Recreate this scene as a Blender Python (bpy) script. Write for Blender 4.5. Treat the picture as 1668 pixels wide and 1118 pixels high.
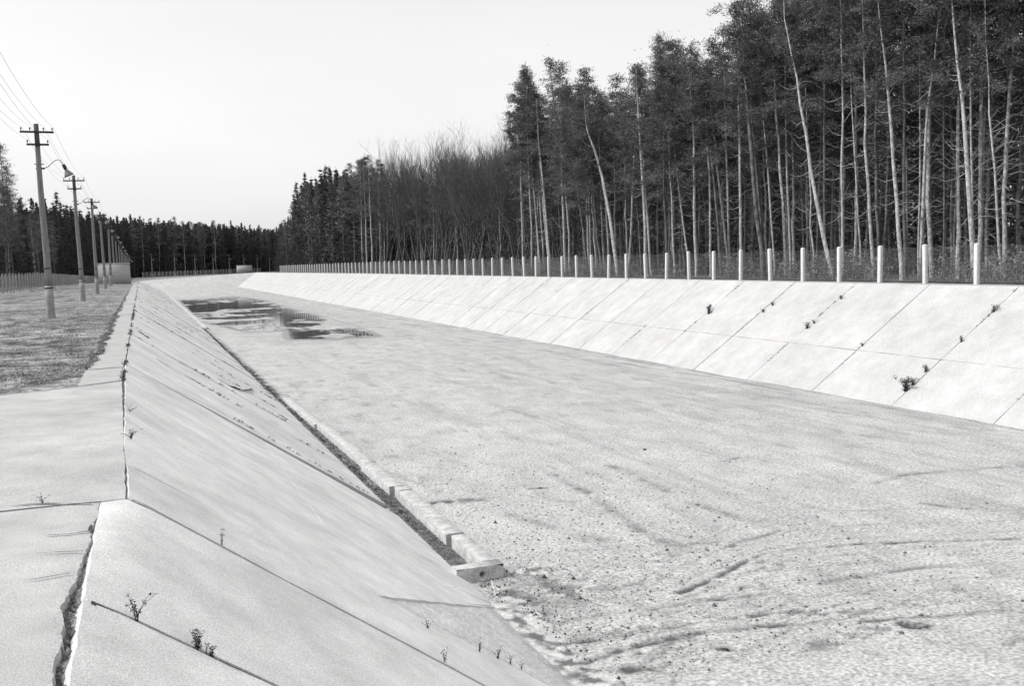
import bpy, math, random
import numpy as np
R = math.radians
rnd = random.Random(7)
rng = np.random.default_rng(11)
for o in list(bpy.data.objects): bpy.data.objects.remove(o)
scene = bpy.context.scene
COL = scene.collection

# ---------------------------------------------------------------- camera
EYE = 1.5
YAW, PITCH, ROLL, FPX = 0.34934, 0.083837, 0.029883, 1644.77
def cam_basis():
    f = np.array([math.sin(YAW)*math.cos(PITCH), math.cos(YAW)*math.cos(PITCH), -math.sin(PITCH)])
    r = np.array([math.cos(YAW), -math.sin(YAW), 0.0]); u = np.cross(r, f)
    c, s = math.cos(ROLL), math.sin(ROLL)
    return c*r - s*u, s*r + c*u, f
CR, CU, CF = cam_basis()
cam_data = bpy.data.cameras.new('camera'); cam = bpy.data.objects.new('camera', cam_data); COL.objects.link(cam)
cam_data.sensor_fit = 'HORIZONTAL'; cam_data.sensor_width = 36.0; cam_data.lens = FPX/1668.0*36.0
cam_data.clip_start = 0.05; cam_data.clip_end = 3000.0
import mathutils
M = mathutils.Matrix(((CR[0], CU[0], -CF[0], 0), (CR[1], CU[1], -CF[1], 0), (CR[2], CU[2], -CF[2], EYE), (0, 0, 0, 1)))
cam.matrix_world = M
scene.camera = cam
def at(px, py, Z):
    """point of the level plane Z seen at a photo pixel"""
    d = CF + CR*(px-834)/FPX - CU*(py-559)/FPX
    return np.array([0, 0, EYE]) + d*((Z-EYE)/d[2])

# ---------------------------------------------------------------- sky, sun, exposure
SKY_GAIN = 3.35
SUN_EL, SUN_AZ = R(49), R(-72)          # azimuth from +Y towards +X
world = bpy.data.worlds.new('World'); scene.world = world; world.use_nodes = True
nt = world.node_tree; nt.nodes.clear()
sky = nt.nodes.new('ShaderNodeTexSky'); sky.sky_type = 'NISHITA'; sky.sun_disc = False
sky.sun_elevation = SUN_EL; sky.sun_rotation = SUN_AZ; sky.air_density = 1.0; sky.dust_density = 3.5; sky.ozone_density = 1.0
bw = nt.nodes.new('ShaderNodeRGBToBW'); bg = nt.nodes.new('ShaderNodeBackground'); out = nt.nodes.new('ShaderNodeOutputWorld')
bg.inputs['Strength'].default_value = 0.15
# thin bright haze over the whole sky, seen in black and white: the sky's own brightness, flattened
gm = nt.nodes.new('ShaderNodeMath'); gm.operation = 'POWER'; gm.inputs[1].default_value = 0.22
sc_ = nt.nodes.new('ShaderNodeMath'); sc_.operation = 'MULTIPLY'; sc_.inputs[1].default_value = SKY_GAIN
nt.links.new(sky.outputs[0], bw.inputs[0]); nt.links.new(bw.outputs[0], gm.inputs[0]); nt.links.new(gm.outputs[0], sc_.inputs[0])
wt = nt.nodes.new('ShaderNodeTexCoord'); wmp = nt.nodes.new('ShaderNodeMapping'); wmp.inputs['Scale'].default_value = (1, 1, 3.5); wn = nt.nodes.new('ShaderNodeTexNoise'); wn.inputs['Scale'].default_value = 1.6; wn.inputs['Detail'].default_value = 5
wr = nt.nodes.new('ShaderNodeMapRange'); wr.inputs['From Min'].default_value = .3; wr.inputs['From Max'].default_value = .7; wr.inputs['To Min'].default_value = .94; wr.inputs['To Max'].default_value = 1.05
wx = nt.nodes.new('ShaderNodeMath'); wx.operation = 'MULTIPLY'
nt.links.new(wt.outputs['Generated'], wmp.inputs[0]); nt.links.new(wmp.outputs[0], wn.inputs['Vector']); nt.links.new(wn.outputs['Fac'], wr.inputs[0]); nt.links.new(sc_.outputs[0], wx.inputs[0]); nt.links.new(wr.outputs[0], wx.inputs[1]); nt.links.new(wx.outputs[0], bg.inputs[0]); nt.links.new(bg.outputs[0], out.inputs[0])
sd = bpy.data.lights.new('sun', 'SUN'); sd.energy = 2.4; sd.angle = R(0.6); sd.color = (1, 0.985, 0.97)
sun = bpy.data.objects.new('sun', sd); COL.objects.link(sun)
sdir = mathutils.Vector((math.sin(SUN_AZ)*math.cos(SUN_EL), math.cos(SUN_AZ)*math.cos(SUN_EL), math.sin(SUN_EL)))
sun.rotation_euler = sdir.to_track_quat('Z', 'Y').to_euler(); sun.location = (0, 0, 60)
scene.view_settings.view_transform = 'Standard'; scene.view_settings.look = 'None'
scene.view_settings.exposure = 0.5; scene.view_settings.gamma = 1.0
scene.view_settings.use_curve_mapping = False

# ---------------------------------------------------------------- materials (the film is black and white: greys)
def mat(name, a, b, scale=8.0, rough=0.9, bump=0.3, detail=6, stretch=(1, 1, 1), fine=None, spec=0.2, dist=0.02, attr=None, attr_col=0.08, lo=0.35, hi=0.65, trans=0.0, big=None):
    m = bpy.data.materials.new(name); m.use_nodes = True
    n = m.node_tree; bs = n.nodes['Principled BSDF']; L = n.links
    tc = n.nodes.new('ShaderNodeTexCoord'); mp = n.nodes.new('ShaderNodeMapping'); mp.inputs['Scale'].default_value = stretch
    L.new(tc.outputs['Object'], mp.inputs[0])
    nz = n.nodes.new('ShaderNodeTexNoise'); nz.inputs['Scale'].default_value = scale; nz.inputs['Detail'].default_value = detail; nz.inputs['Roughness'].default_value = 0.65
    L.new(mp.outputs[0], nz.inputs['Vector'])
    cr = n.nodes.new('ShaderNodeValToRGB'); cr.color_ramp.elements[0].position = lo; cr.color_ramp.elements[1].position = hi
    cr.color_ramp.elements[0].color = (a, a, a, 1); cr.color_ramp.elements[1].color = (b, b, b, 1)
    L.new(nz.outputs['Fac'], cr.inputs[0]); col = cr.outputs[0]
    def mul(col, sc, amt, st=(1, 1, 1), detail=3):
        mp2 = n.nodes.new('ShaderNodeMapping'); mp2.inputs['Scale'].default_value = st; L.new(tc.outputs['Object'], mp2.inputs[0])
        t = n.nodes.new('ShaderNodeTexNoise'); t.inputs['Scale'].default_value = sc; t.inputs['Detail'].default_value = detail; L.new(mp2.outputs[0], t.inputs['Vector'])
        mr = n.nodes.new('ShaderNodeMapRange'); mr.inputs['From Min'].default_value = 0.3; mr.inputs['From Max'].default_value = 0.7
        mr.inputs['To Min'].default_value = 1-amt; mr.inputs['To Max'].default_value = 1+amt; L.new(t.outputs['Fac'], mr.inputs[0])
        mx = n.nodes.new('ShaderNodeVectorMath'); mx.operation = 'SCALE'; L.new(col, mx.inputs[0]); L.new(mr.outputs[0], mx.inputs['Scale'])
        return mx.outputs[0], t.outputs['Fac']
    hgt = nz.outputs['Fac']
    if fine:
        col, h2 = mul(col, fine[0], fine[1]); 
        ad = n.nodes.new('ShaderNodeMath'); ad.operation = 'MULTIPLY_ADD'; L.new(h2, ad.inputs[0]); ad.inputs[1].default_value = 0.5; L.new(hgt, ad.inputs[2]); hgt = ad.outputs[0]
    if big: col, _ = mul(col, big[0], big[1], big[2] if len(big) > 2 else (1, 1, 1), 5)
    if attr:
        at_ = n.nodes.new('ShaderNodeAttribute'); at_.attribute_name = attr
        mx = n.nodes.new('ShaderNodeMix'); mx.data_type = 'RGBA'; L.new(at_.outputs['Fac'], mx.inputs[0]); L.new(col, mx.inputs[6]); mx.inputs[7].default_value = (attr_col,)*3+(1,)
        col = mx.outputs[2]
    L.new(col, bs.inputs['Base Color'])
    bs.inputs['Roughness'].default_value = rough; bs.inputs['Specular IOR Level'].default_value = spec
    if bump > 0:
        bp = n.nodes.new('ShaderNodeBump'); bp.inputs['Strength'].default_value = bump; bp.inputs['Distance'].default_value = dist
        L.new(hgt, bp.inputs['Height']); L.new(bp.outputs[0], bs.inputs['Normal'])
    if trans:
        tr = n.nodes.new('ShaderNodeBsdfTranslucent'); L.new(col, tr.inputs[0]); ms = n.nodes.new('ShaderNodeMixShader'); ms.inputs[0].default_value = trans
        L.new(bs.outputs[0], ms.inputs[1]); L.new(tr.outputs[0], ms.inputs[2]); L.new(ms.outputs[0], n.nodes['Material Output'].inputs[0])
    return m
MT = dict(
    apron=mat('apron_concrete', .35, .44, 2.2, bump=.18, fine=(130, .34), dist=.008, big=(.7, .12), detail=10),
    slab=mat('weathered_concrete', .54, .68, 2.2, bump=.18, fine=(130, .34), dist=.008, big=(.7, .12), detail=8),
    slab_right=mat('greyer_concrete', .43, .51, 1.6, bump=.2, fine=(45, .24), dist=.012, big=(.45, .07), detail=8),  # one even grey for the right, far and near slopes
    kerb=mat('kerb_concrete', .34, .56, 7.0, bump=.5, fine=(60, .3), dist=.015),
    cap=mat('cap_concrete', .33, .41, 2.5, bump=.3, fine=(60, .22), dist=.015),
    floor=mat('sandy_floor', .35, .48, 1.3, bump=.9, fine=(20, .42), dist=.035, attr='dirt_shade', attr_col=.07, big=(.35, .06, (2.0, .3, 1)), detail=12, stretch=(1.0, .6, 1), lo=.3, hi=.7),
    silt=mat('silt', .47, .62, 1.6, bump=.5, fine=(26, .3), dist=.02, detail=9, attr='dirt_shade', attr_col=.09),  # lightened against the shade on the slope; attribute darkens the sunnier flat foot
    soil=mat('dark_soil', .03, .09, 14, bump=.5),
    ground=mat('dry_ground', .08, .36, 2.6, bump=.8, fine=(18, .45), dist=.05, attr='dirt_shade', attr_col=.035, big=(.25, .25), detail=10),
    litter=mat('forest_litter', .05, .16, 2.2, bump=.6, fine=(14, .4), dist=.05, detail=9),
    gravel=mat('gravel', .07, .30, 9, bump=.3),
    grass=mat('dry_grass', .05, .36, 3.5, bump=0),
    weed=mat('weed_leaf', .035, .09, 9, bump=0),
    pole=mat('weathered_wood', .13, .27, 5, bump=.5, stretch=(8, 8, .5), fine=(40, .2), dist=.01),
    poletop=mat('tarred_wood', .05, .12, 5, bump=.4, stretch=(8, 8, .5), dist=.01),
    footing=mat('footing_concrete', .22, .36, 6, bump=.4, fine=(40, .2), dist=.01),
    iron=mat('dark_iron', .02, .05, 10, rough=.6, bump=.1),
    porcelain=mat('insulator', .06, .10, 10, rough=.3, bump=0, spec=.5),
    shade=mat('lamp_enamel', .12, .20, 12, rough=.4, bump=.05, spec=.5),
    post=mat('post_concrete', .58, .72, 7, bump=.3, fine=(50, .15), dist=.01),
    post_old=mat('old_post_concrete', .26, .36, 7, bump=.3, fine=(50, .15), dist=.01),
    wire=mat('fence_wire', .28, .40, 10, rough=.6, bump=0, spec=.4),
    cable=mat('cable', .08, .12, 10, rough=.6, bump=0),
    wall=mat('pale_render', .34, .44, 5, bump=.3, fine=(20, .15), dist=.02),
    roof=mat('roof_felt', .14, .2, 6, bump=.3),
    needle=mat('pine_needles', .065, .19, 1.4, bump=0, trans=.2, lo=.38, hi=.62, big=(.45, .55)),
    spruce=mat('spruce_needles', .035, .095, 1.4, bump=0, trans=.15),
    bark_pale=mat('pale_bark', .14, .52, 4.5, bump=.4, stretch=(2, 2, 1.2), fine=(22, .25), dist=.015, lo=.3, hi=.6),
    bark=mat('pine_bark', .05, .19, 3.5, bump=.5, stretch=(2, 2, .8), fine=(18, .3), dist=.02),
    twig=mat('bare_twigs', .05, .15, 3, bump=0),
    brush=mat('underbrush', .06, .32, 2.0, bump=0, trans=.1),
)
wm = bpy.data.materials.new('still_water'); wm.use_nodes = True; b_ = wm.node_tree.nodes['Principled BSDF']
b_.inputs['Base Color'].default_value = (.10, .10, .10, 1); b_.inputs['Roughness'].default_value = .06; b_.inputs['IOR'].default_value = 1.36; b_.inputs['Specular IOR Level'].default_value = .5
n_ = wm.node_tree; tc = n_.nodes.new('ShaderNodeTexCoord'); t_ = n_.nodes.new('ShaderNodeTexNoise'); t_.inputs['Scale'].default_value = 2.5; n_.links.new(tc.outputs['Object'], t_.inputs['Vector'])
bp_ = n_.nodes.new('ShaderNodeBump'); bp_.inputs['Strength'].default_value = .03; bp_.inputs['Distance'].default_value = .01; n_.links.new(t_.outputs['Fac'], bp_.inputs['Height']); n_.links.new(bp_.outputs[0], b_.inputs['Normal'])
MT['water'] = wm

# ---------------------------------------------------------------- helpers
def vnoise(x, y, sc=1.0, seed=0):
    x = np.asarray(x, float)*sc; y = np.asarray(y, float)*sc
    xi = np.floor(x).astype(np.int64); yi = np.floor(y).astype(np.int64); fx = x-xi; fy = y-yi
    fx = fx*fx*(3-2*fx); fy = fy*fy*(3-2*fy)
    def h(a, b):
        v = (a*374761393 + b*668265263 + seed*1442695041) & 0xffffffff
        v = ((v ^ (v >> 13))*1274126177) & 0xffffffff
        return ((v ^ (v >> 16)) & 0xffff)/65535.0
    return (h(xi, yi)*(1-fx)+h(xi+1, yi)*fx)*(1-fy)+(h(xi, yi+1)*(1-fx)+h(xi+1, yi+1)*fx)*fy*1.0
def fbm(x, y, sc, oct=4, seed=0):
    s = 0; a = 1; t = 0
    for i in range(oct): s = s+a*(vnoise(x, y, sc*2**i, seed+i)-.5); t += a; a *= .5
    return s/t*2
def tag(o, label=None, cat=None, group=None, kind=None):
    if label: o['label'] = label
    if cat: o['category'] = cat
    if group: o['group'] = group
    if kind: o['kind'] = kind
    return o
def link(name, me, parent=None, loc=None):
    o = bpy.data.objects.new(name, me); COL.objects.link(o)
    if parent: o.parent = parent
    if loc is not None: o.location = loc
    return o
def empty(name, loc, rz=0.0):
    o = bpy.data.objects.new(name, None); COL.objects.link(o); o.location = loc; o.rotation_euler = (0, 0, rz); o.empty_display_size = .3
    return o
class MB:
    def __init__(s): s.v = []; s.q = []; s.t = []; s.n = 0; s.qm = []; s.tm = []; s.m = 0
    def add(s, v, q=None, t=None):
        v = np.asarray(v, float).reshape(-1, 3)
        if q is not None and len(q): q = np.asarray(q, int).reshape(-1, 4); s.q.append(q+s.n); s.qm.append(np.full(len(q), s.m))
        if t is not None and len(t): t = np.asarray(t, int).reshape(-1, 3); s.t.append(t+s.n); s.tm.append(np.full(len(t), s.m))
        s.v.append(v); s.n += len(v)
    def mesh(s, name, mats, smooth=False):
        V = np.concatenate(s.v); Q = np.concatenate(s.q) if s.q else np.zeros((0, 4), int); T = np.concatenate(s.t) if s.t else np.zeros((0, 3), int)
        me = bpy.data.meshes.new(name); me.vertices.add(len(V)); me.vertices.foreach_set('co', V.astype(np.float32).ravel())
        li = np.concatenate([Q.ravel(), T.ravel()]); me.loops.add(len(li)); me.loops.foreach_set('vertex_index', li.astype(np.int32))
        tot = np.concatenate([np.full(len(Q), 4), np.full(len(T), 3)]); st = np.concatenate([[0], np.cumsum(tot)[:-1]])
        me.polygons.add(len(tot)); me.polygons.foreach_set('loop_start', st.astype(np.int32))
        mi = np.concatenate(s.qm+s.tm) if (s.qm or s.tm) else np.zeros(0)
        for m in (mats if isinstance(mats, (list, tuple)) else [mats]): me.materials.append(m)
        me.polygons.foreach_set('material_index', mi.astype(np.int32))
        if smooth: me.polygons.foreach_set('use_smooth', np.ones(len(tot), bool))
        me.update(calc_edges=True); me.validate()
        return me
    def obj(s, name, mats, parent=None, smooth=False, loc=None): return link(name, s.mesh(name, mats, smooth), parent, loc)
    def box(s, x0, x1, y0, y1, z0, z1):
        v = [(x, y, z) for z in (z0, z1) for x, y in ((x0, y0), (x1, y0), (x1, y1), (x0, y1))]
        s.add(v, [(3, 2, 1, 0), (4, 5, 6, 7), (0, 1, 5, 4), (1, 2, 6, 5), (2, 3, 7, 6), (3, 0, 4, 7)])
    def tube(s, pts, rad, k=6, caps=True):
        P = np.asarray(pts, float); n = len(P); rad = np.broadcast_to(rad, n)
        D = np.gradient(P, axis=0); D /= np.linalg.norm(D, axis=1)[:, None]+1e-9
        ref = np.where(np.abs(D[:, 2:3]) > .9, [[1., 0, 0]], [[0, 0, 1.]])
        A = np.cross(D, ref); A /= np.linalg.norm(A, axis=1)[:, None]+1e-9
        for i in range(1, n):                                   # keep rings untwisted
            a = A[i-1]-D[i]*(A[i-1]@D[i]); l = np.linalg.norm(a)
            if l > 1e-6: A[i] = a/l
        B = np.cross(D, A); th = np.arange(k)*2*math.pi/k
        ring = P[:, None]+rad[:, None, None]*(np.cos(th)[None, :, None]*A[:, None]+np.sin(th)[None, :, None]*B[:, None])
        i = np.arange(n-1)[:, None]*k; j = np.arange(k)[None]; j2 = (j+1) % k
        q = np.stack([i+j, i+j2, i+k+j2, i+k+j], -1).reshape(-1, 4)
        V = ring.reshape(-1, 3); t = []
        if caps:
            V = np.concatenate([V, P[:1], P[-1:]]); c0 = n*k; c1 = c0+1
            t = [(c0, (a+1) % k, a) for a in range(k)]+[(c1, (n-1)*k+a, (n-1)*k+(a+1) % k) for a in range(k)]
        s.add(V, q, t)
    def blades(s, c, L, W, r=rng, up=0.0):
        """thin leaf triangles at centres c"""
        n = len(c)
        d = r.normal(size=(n, 3)); d[:, 2] = d[:, 2]*(.7)+up; d /= np.linalg.norm(d, axis=1)[:, None]
        e = r.normal(size=(n, 3)); w = np.cross(d, e); w /= np.linalg.norm(w, axis=1)[:, None]+1e-9
        l = L*r.uniform(.6, 1.3, n)[:, None]; ww = W*r.uniform(.6, 1.3, n)[:, None]
        v = np.stack([c-w*ww/2-d*l*.4, c+w*ww/2-d*l*.4, c+d*l*.6], 1).reshape(-1, 3)
        s.add(v, None, np.arange(3*n).reshape(-1, 3))
def grid_mesh(mb, X, Y, Z, mask=None):
    """X, Y, Z arrays (ny, nx)"""
    ny, nx = X.shape; i = np.arange(ny-1)[:, None]*nx+np.arange(nx-1)[None]
    q = np.stack([i, i+1, i+nx+1, i+nx], -1).reshape(-1, 4)
    if mask is not None: q = q[mask.ravel()]
    mb.add(np.stack([X, Y, Z], -1).reshape(-1, 3), q)
def structure(name, mb, m, smooth=False): return tag(mb.obj(name, m, smooth=smooth), kind='structure')
ORD = ['first', 'second', 'third', 'fourth', 'fifth', 'sixth', 'seventh', 'eighth', 'ninth', 'tenth', 'eleventh', 'twelfth', 'thirteenth', 'fourteenth', 'fifteenth', 'sixteenth', 'seventeenth', 'eighteenth', 'nineteenth', 'twentieth']
# ---------------------------------------------------------------- terrain: one straight concrete basin between two banks
XL, XR, ZR, SL, DEP = -0.31, 24.48, 0.2166, 0.6855, 3.0
TL = XL+DEP/SL                       # left toe  (4.07)
TR = XR-(ZR+DEP)/SL                  # right toe (19.79)
SN, SF = -40.0, 235.0                # near and far crests
def left_z(s): return np.interp(s, [115, 235, 330], [0, -1.1, -1.1])
def right_z(s): return np.interp(s, [120, 235, 330], [ZR, 0.0, -1.1])
def gz(x, s):
    w = np.clip(np.asarray(x, float)/24.5, 0, 1)**.75
    return left_z(s)*(1-w)+right_z(s)*w
def ridge(x, y, pts, wid):
    """distance falloff to a polyline"""
    P = np.asarray(pts, float); d = np.full(np.shape(x), 1e9)
    for a, b in zip(P[:-1], P[1:]):
        ab = b-a; t = np.clip(((x-a[0])*ab[0]+(y-a[1])*ab[1])/(ab@ab+1e-9), 0, 1)
        d = np.minimum(d, np.hypot(x-a[0]-t*ab[0], y-a[1]-t*ab[1]))
    return np.exp(-(d/wid)**2)
def with_dirt_shade(o, vals):
    a = o.data.attributes.new('dirt_shade', 'FLOAT', 'POINT'); a.data.foreach_set('value', np.asarray(vals, np.float32))

# ground outside the basin
mb = MB(); dirt_shade = []
ruts_left = [[at(0, 487, 0)[:2], at(45, 481, 0)[:2], at(120, 474, 0)[:2]], [at(0, 493, 0)[:2], at(75, 486, 0)[:2], at(110, 481, 0)[:2]],
             [at(0, 507, 0)[:2], at(75, 503, 0)[:2]], [at(0, 512, 0)[:2], at(40, 508, 0)[:2]], [at(0, 633, 0)[:2], at(60, 620, 0)[:2], at(140, 606, 0)[:2]], [at(95, 515, 0)[:2], at(165, 512, 0)[:2], at(185, 513, 0)[:2]]]
def ground_patch(xs, ys, rough=True):
    X, Y = np.meshgrid(xs, ys); Z = gz(X, Y)-.035
    Z = Z-np.where((X < -.3) & (X > -7) & (Y < 14.6), .05, 0)
    near = np.clip((X*-1-.9)/.6, 0, 1)*np.clip((Y-14.4)/1.0, 0, 1)
    Z = Z+near*(fbm(X, Y, .5, 5, 3)*.05+fbm(X, Y, 3.0, 3, 9)*.02)+np.clip((-X-12)/20, 0, 1)*0
    dd = np.zeros_like(X)
    if rough:
        for p in ruts_left:
            w = .09 if p[0][1] < 20 else .45
            g = ridge(X, Y, p, w)*np.clip(.55+.9*fbm(X, Y, 1.2 if w < .2 else .5, 3, 5), 0, 1); Z = Z-g*.05; dd = np.maximum(dd, g*.95)
        dd = np.maximum(dd, np.clip(fbm(X, Y*.6, 2.2, 5, 21)-.10, 0, 1)*2.0*near)
    dirt_shade.append(np.clip(dd, 0, 1).ravel()); grid_mesh(mb, X, Y, Z)
xl = np.concatenate([[-900, -500, -300, -180, -120, -80, -50, -35, -25, -18], np.arange(-14, -.86, .07), [-.83, -.34]])
yl = np.concatenate([[-300, -150, -80, -40, -20, 0, 8], np.arange(12, 24, .09), np.arange(24, 60, .2), np.arange(60, 130, .6), [130, 150, 180, 235, 330, 420, 600, 900, 1500]])
ground_patch(xl, yl)
ys2 = np.concatenate([[-300, -150, -80, -40], np.arange(-20, 330, 10), [330, 420, 600, 900, 1500]])
ground_patch(np.concatenate([[24.6, 25.3, 26, 28, 32, 40, 60, 90, 150, 300, 600, 1200]]), ys2, False)
ground_patch(np.linspace(-.34, 24.6, 14), np.array([235.4, 240, 260, 300, 330, 420, 600, 900, 1500]), False)
ground_patch(np.linspace(-.34, 24.6, 14), np.array([-300, -150, -80, -40.4]), False)
o = structure('ground', mb, MT['ground'], True); with_dirt_shade(o, np.concatenate(dirt_shade))
# litter under the woods
mb = MB()
X, Y = np.meshgrid([26.3, 30, 40, 60, 100, 200, 500], np.concatenate([np.arange(-60, 330, 8), [330, 420, 600, 900, 1400]])); grid_mesh(mb, X, Y, gz(X, Y)+.012)
X, Y = np.meshgrid([-500, -200, -100, -60, -30, -18, -11], np.concatenate([np.arange(-60, 330, 8), [330, 420, 600, 900, 1400]])); grid_mesh(mb, X, Y, gz(X, Y)+.012)
structure('forest_floor', mb, MT['litter'])

# basin floor
def pxl(l, Z=-DEP): return [at(a, b, Z)[:2] for a, b in l]
Zm = lambda l: [(850+a/2.04, 700+b/2.04) for a, b in l]
rut_px = [([(1105, 968), (1160, 945), (1200, 922), (1245, 906), (1290, 896), (1400, 887), (1480, 884), (1660, 878)], .05, 1.0),
          (Zm([(0, 652), (130, 640), (250, 625), (430, 610), (640, 565), (860, 545)]), .05, .9), (Zm([(0, 738), (200, 708), (330, 698), (440, 680), (560, 655)]), .05, .9),
          (Zm([(120, 792), (230, 770), (340, 735), (470, 715), (580, 680), (760, 660), (900, 655)]), .06, 1.0), (Zm([(150, 815), (300, 806), (420, 795)]), .09, .9),
          (Zm([(640, 645), (760, 620), (900, 605), (990, 615)]), .05, .7), (Zm([(1130, 640), (1240, 635), (1420, 622), (1620, 605)]), .05, .8),
          (Zm([(1000, 510), (1180, 480), (1400, 455), (1560, 452)]), .09, .5), (Zm([(1180, 180), (1280, 150), (1620, 128)]), .12, .5),
          (Zm([(100, 150), (240, 225), (380, 330), (500, 392), (640, 380)]), .10, .5), (Zm([(300, 120), (430, 180), (560, 240), (740, 300)]), .12, .4),
          (Zm([(650, 110), (720, 95)]), .05, .7), (Zm([(690, 395), (740, 375), (840, 338)]), .06, .6), (Zm([(1340, 250), (1450, 262), (1600, 268)]), .08, .5),
          ([(865, 797), (892, 796)], .05, 1.2), ([(1478, 1021), (1512, 1024)], .09, 1.5), ([(1170, 1059), (1184, 1060)], .05, 1.3),
          ([(695, 822), (740, 818), (790, 816)], .16, .8), ([(600, 660), (560, 650)], .2, .4), ([(830, 840), (980, 880)], .12, .35)]
for j_, (dy_, k_) in enumerate(((14, .35), (-16, .3), (34, .3), (-40, .28), (60, .32), (88, .3), (112, .35), (-70, .25), (140, .3))):   # finer sweeping tyre lines beside the main rut
    rut_px.append(([(980+j_*13, 1010+dy_*.9), (1105, 968+dy_*.95), (1200, 928+dy_), (1290, 900+dy_*.9), (1400, 889+dy_*.8), (1500, 884+dy_*.75), (1660, 876+dy_*.7)], .035, k_))
ruts = [(pxl(p), w, k) for p, w, k in rut_px]
pud = np.array(pxl([(293, 489), (330, 486.5), (385, 483.5), (430, 490), (470, 503), (520, 516), (575, 533), (612, 547), (545, 552), (474, 553), (468, 537), (440, 540), (400, 540), (352, 530), (332, 523), (312, 508)]))
def inside(x, y, P):
    r_ = np.zeros(np.shape(x), bool); n = len(P)
    for i in range(n):
        a, b = P[i], P[(i+1) % n]; c = ((a[1] > y) != (b[1] > y)) & (x < (b[0]-a[0])*(y-a[1])/(b[1]-a[1]+1e-12)+a[0]); r_ ^= c
    return r_
def pdist(x, y, P, sy):
    d = np.full(np.shape(x), 1e9); Q = np.vstack([P, P[:1]])
    for a, b in zip(Q[:-1], Q[1:]):
        ab = (b-a)*[1, sy]; ax = x-a[0]; ay = (y-a[1])*sy; t = np.clip((ax*ab[0]+ay*ab[1])/(ab@ab), 0, 1); d = np.minimum(d, np.hypot(ax-t*ab[0], ay-t*ab[1]))
    return d
xs = np.concatenate([[TL-.7, TL-.35], np.arange(TL-.1, TR+.25, .055)]); 
ys = np.concatenate([[SN+4, -20, -8, 0, 4], np.arange(6, 24, .05), np.arange(24, 60, .16), np.arange(60, 165, .3), np.arange(165, 232, 1.2), [232.2]])
X, Y = np.meshgrid(xs, ys)
Z = -DEP+fbm(X, Y, .35, 5, 1)*.022+fbm(X, Y, 5, 3, 40)*.010*np.clip((70-Y)/60, .15, 1)
st = np.exp(-((TR-X)/3.2)**2)                                  # drag streaks beside the right toe
Z = Z+st*fbm(X*3.2, Y*.22, 1.0, 4, 61)*.012
dd = np.clip(fbm(X*3.4+.25*Y, Y*.35, 1.0, 4, 62)*1.1-.02, 0, 1)*st*.75
dd = np.maximum(dd, np.exp(-((TR-X-.05)/.10)**2)*np.clip(.5+fbm(X, Y, .6, 3, 8), 0, 1)*.6)
for p, w, k in ruts:
    br = np.clip(.72+1.1*fbm(X, Y, 2.2, 3, 13), 0, 1)
    Xw = X+fbm(X, Y, 1.1, 4, 91)*.05; Yw = Y+fbm(X, Y, 1.3, 4, 92)*.12; hf = np.clip(.9+1.3*fbm(X, Y, 7, 3, 93), 0, 1.2)
    m_ = ridge(Xw, Yw, p, w*1.1)*hf; Z = Z-m_*.03*k*(.3+.7*br)+ridge(X, Y, p, w*2.4)*.012*k; dd = np.maximum(dd, np.clip(m_*(br*1.2+.05)*k, 0, .95))
for c_, w_ in ((8.2, .5), (10.6, .45), (13.2, .6), (15.8, .5)):
    cx = c_+.5*np.sin(Y/19+c_); dd = np.maximum(dd, np.exp(-((X-cx)/w_)**2)*np.clip(fbm(X*3.5, Y*.3, 1.0, 4, int(c_*10))*1.0, 0, .18)*np.clip(Y/14, 0, 1))
# fan of wet, trodden earth below the end of the kerb, and gutter silt
c0 = at(845, 985, -DEP)[:2]
g = np.exp(-(((X-c0[0])/.65)**2+((Y-c0[1])/1.7)**2)); dd = np.maximum(dd, g*np.clip(.4+1.6*fbm(X, Y, 5, 4, 5), 0, 1)*.9)
c1 = at(900, 955, -DEP)[:2]
g = np.exp(-(((X-c1[0])/.8)**2+((Y-c1[1])/1.0)**2)); dd = np.maximum(dd, g*np.clip(.4+1.5*fbm(X, Y, 7, 4, 6), 0, 1)*.8)
dd = np.maximum(dd, np.exp(-((X-4.22)/.16)**2)*np.interp(Y, [13, 14, 52, 76], [.0, 1, 1, .5])*np.clip(.7+fbm(X, Y, 4, 3, 2), 0, 1))
for sc, thr, sd_ in ((4.5, .34, 32), (1.6, .34, 33)):   # stains and small dark clods
    dd = np.maximum(dd, np.clip((fbm(X*1.6, Y*.45, sc, 6, sd_)-thr)*1.3, 0, .3))
nb_ = np.clip((15.5-Y)/4, 0, 1)*np.clip(1.25-np.abs(X-7.2)/5, 0, 1)
dd = np.maximum(dd, np.clip(fbm(X*.55+Y*.2, Y*2.2, 1.6, 5, 95)*1.9-.05, 0, 1)*np.clip(fbm(X*.8, Y*1.4, 9, 3, 96)*2.6+.1, 0, 1)*.8*nb_)
# hollow that holds the puddles
ins = inside(X, Y, pud); pd = pdist(X, Y, pud, .25); sg = np.where(ins, pd, -pd)
hol = np.clip(sg/.5, -1, 1)
isl = fbm(X*.33+Y*.02, Y*.24, 1.0, 5, 77)+.35*fbm(X*1.4, Y*.5, 1.0, 3, 78)
pz = -.022*hol+.16*np.clip(isl+.015, -.15, 1)*np.clip(hol+.6, 0, 1)
box_ = (Y > 56) & (Y < 170)
Z = np.where(box_ & (sg > -2.5), -DEP+np.minimum(pz, .022)+fbm(X, Y, .9, 3, 5)*.006+np.where(sg < 0, .0, 0), Z)
Z = np.where(box_ & (sg <= 0), np.maximum(Z, -DEP+.012), Z)
Z = np.where(box_ & (sg <= -2.5), np.maximum(Z, -DEP+.015), Z)
dd = np.where(box_, np.maximum(dd, np.clip(1.15-(Z+DEP)/.022, 0, 1)*(sg > -2.0)*.75), dd)
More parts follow.
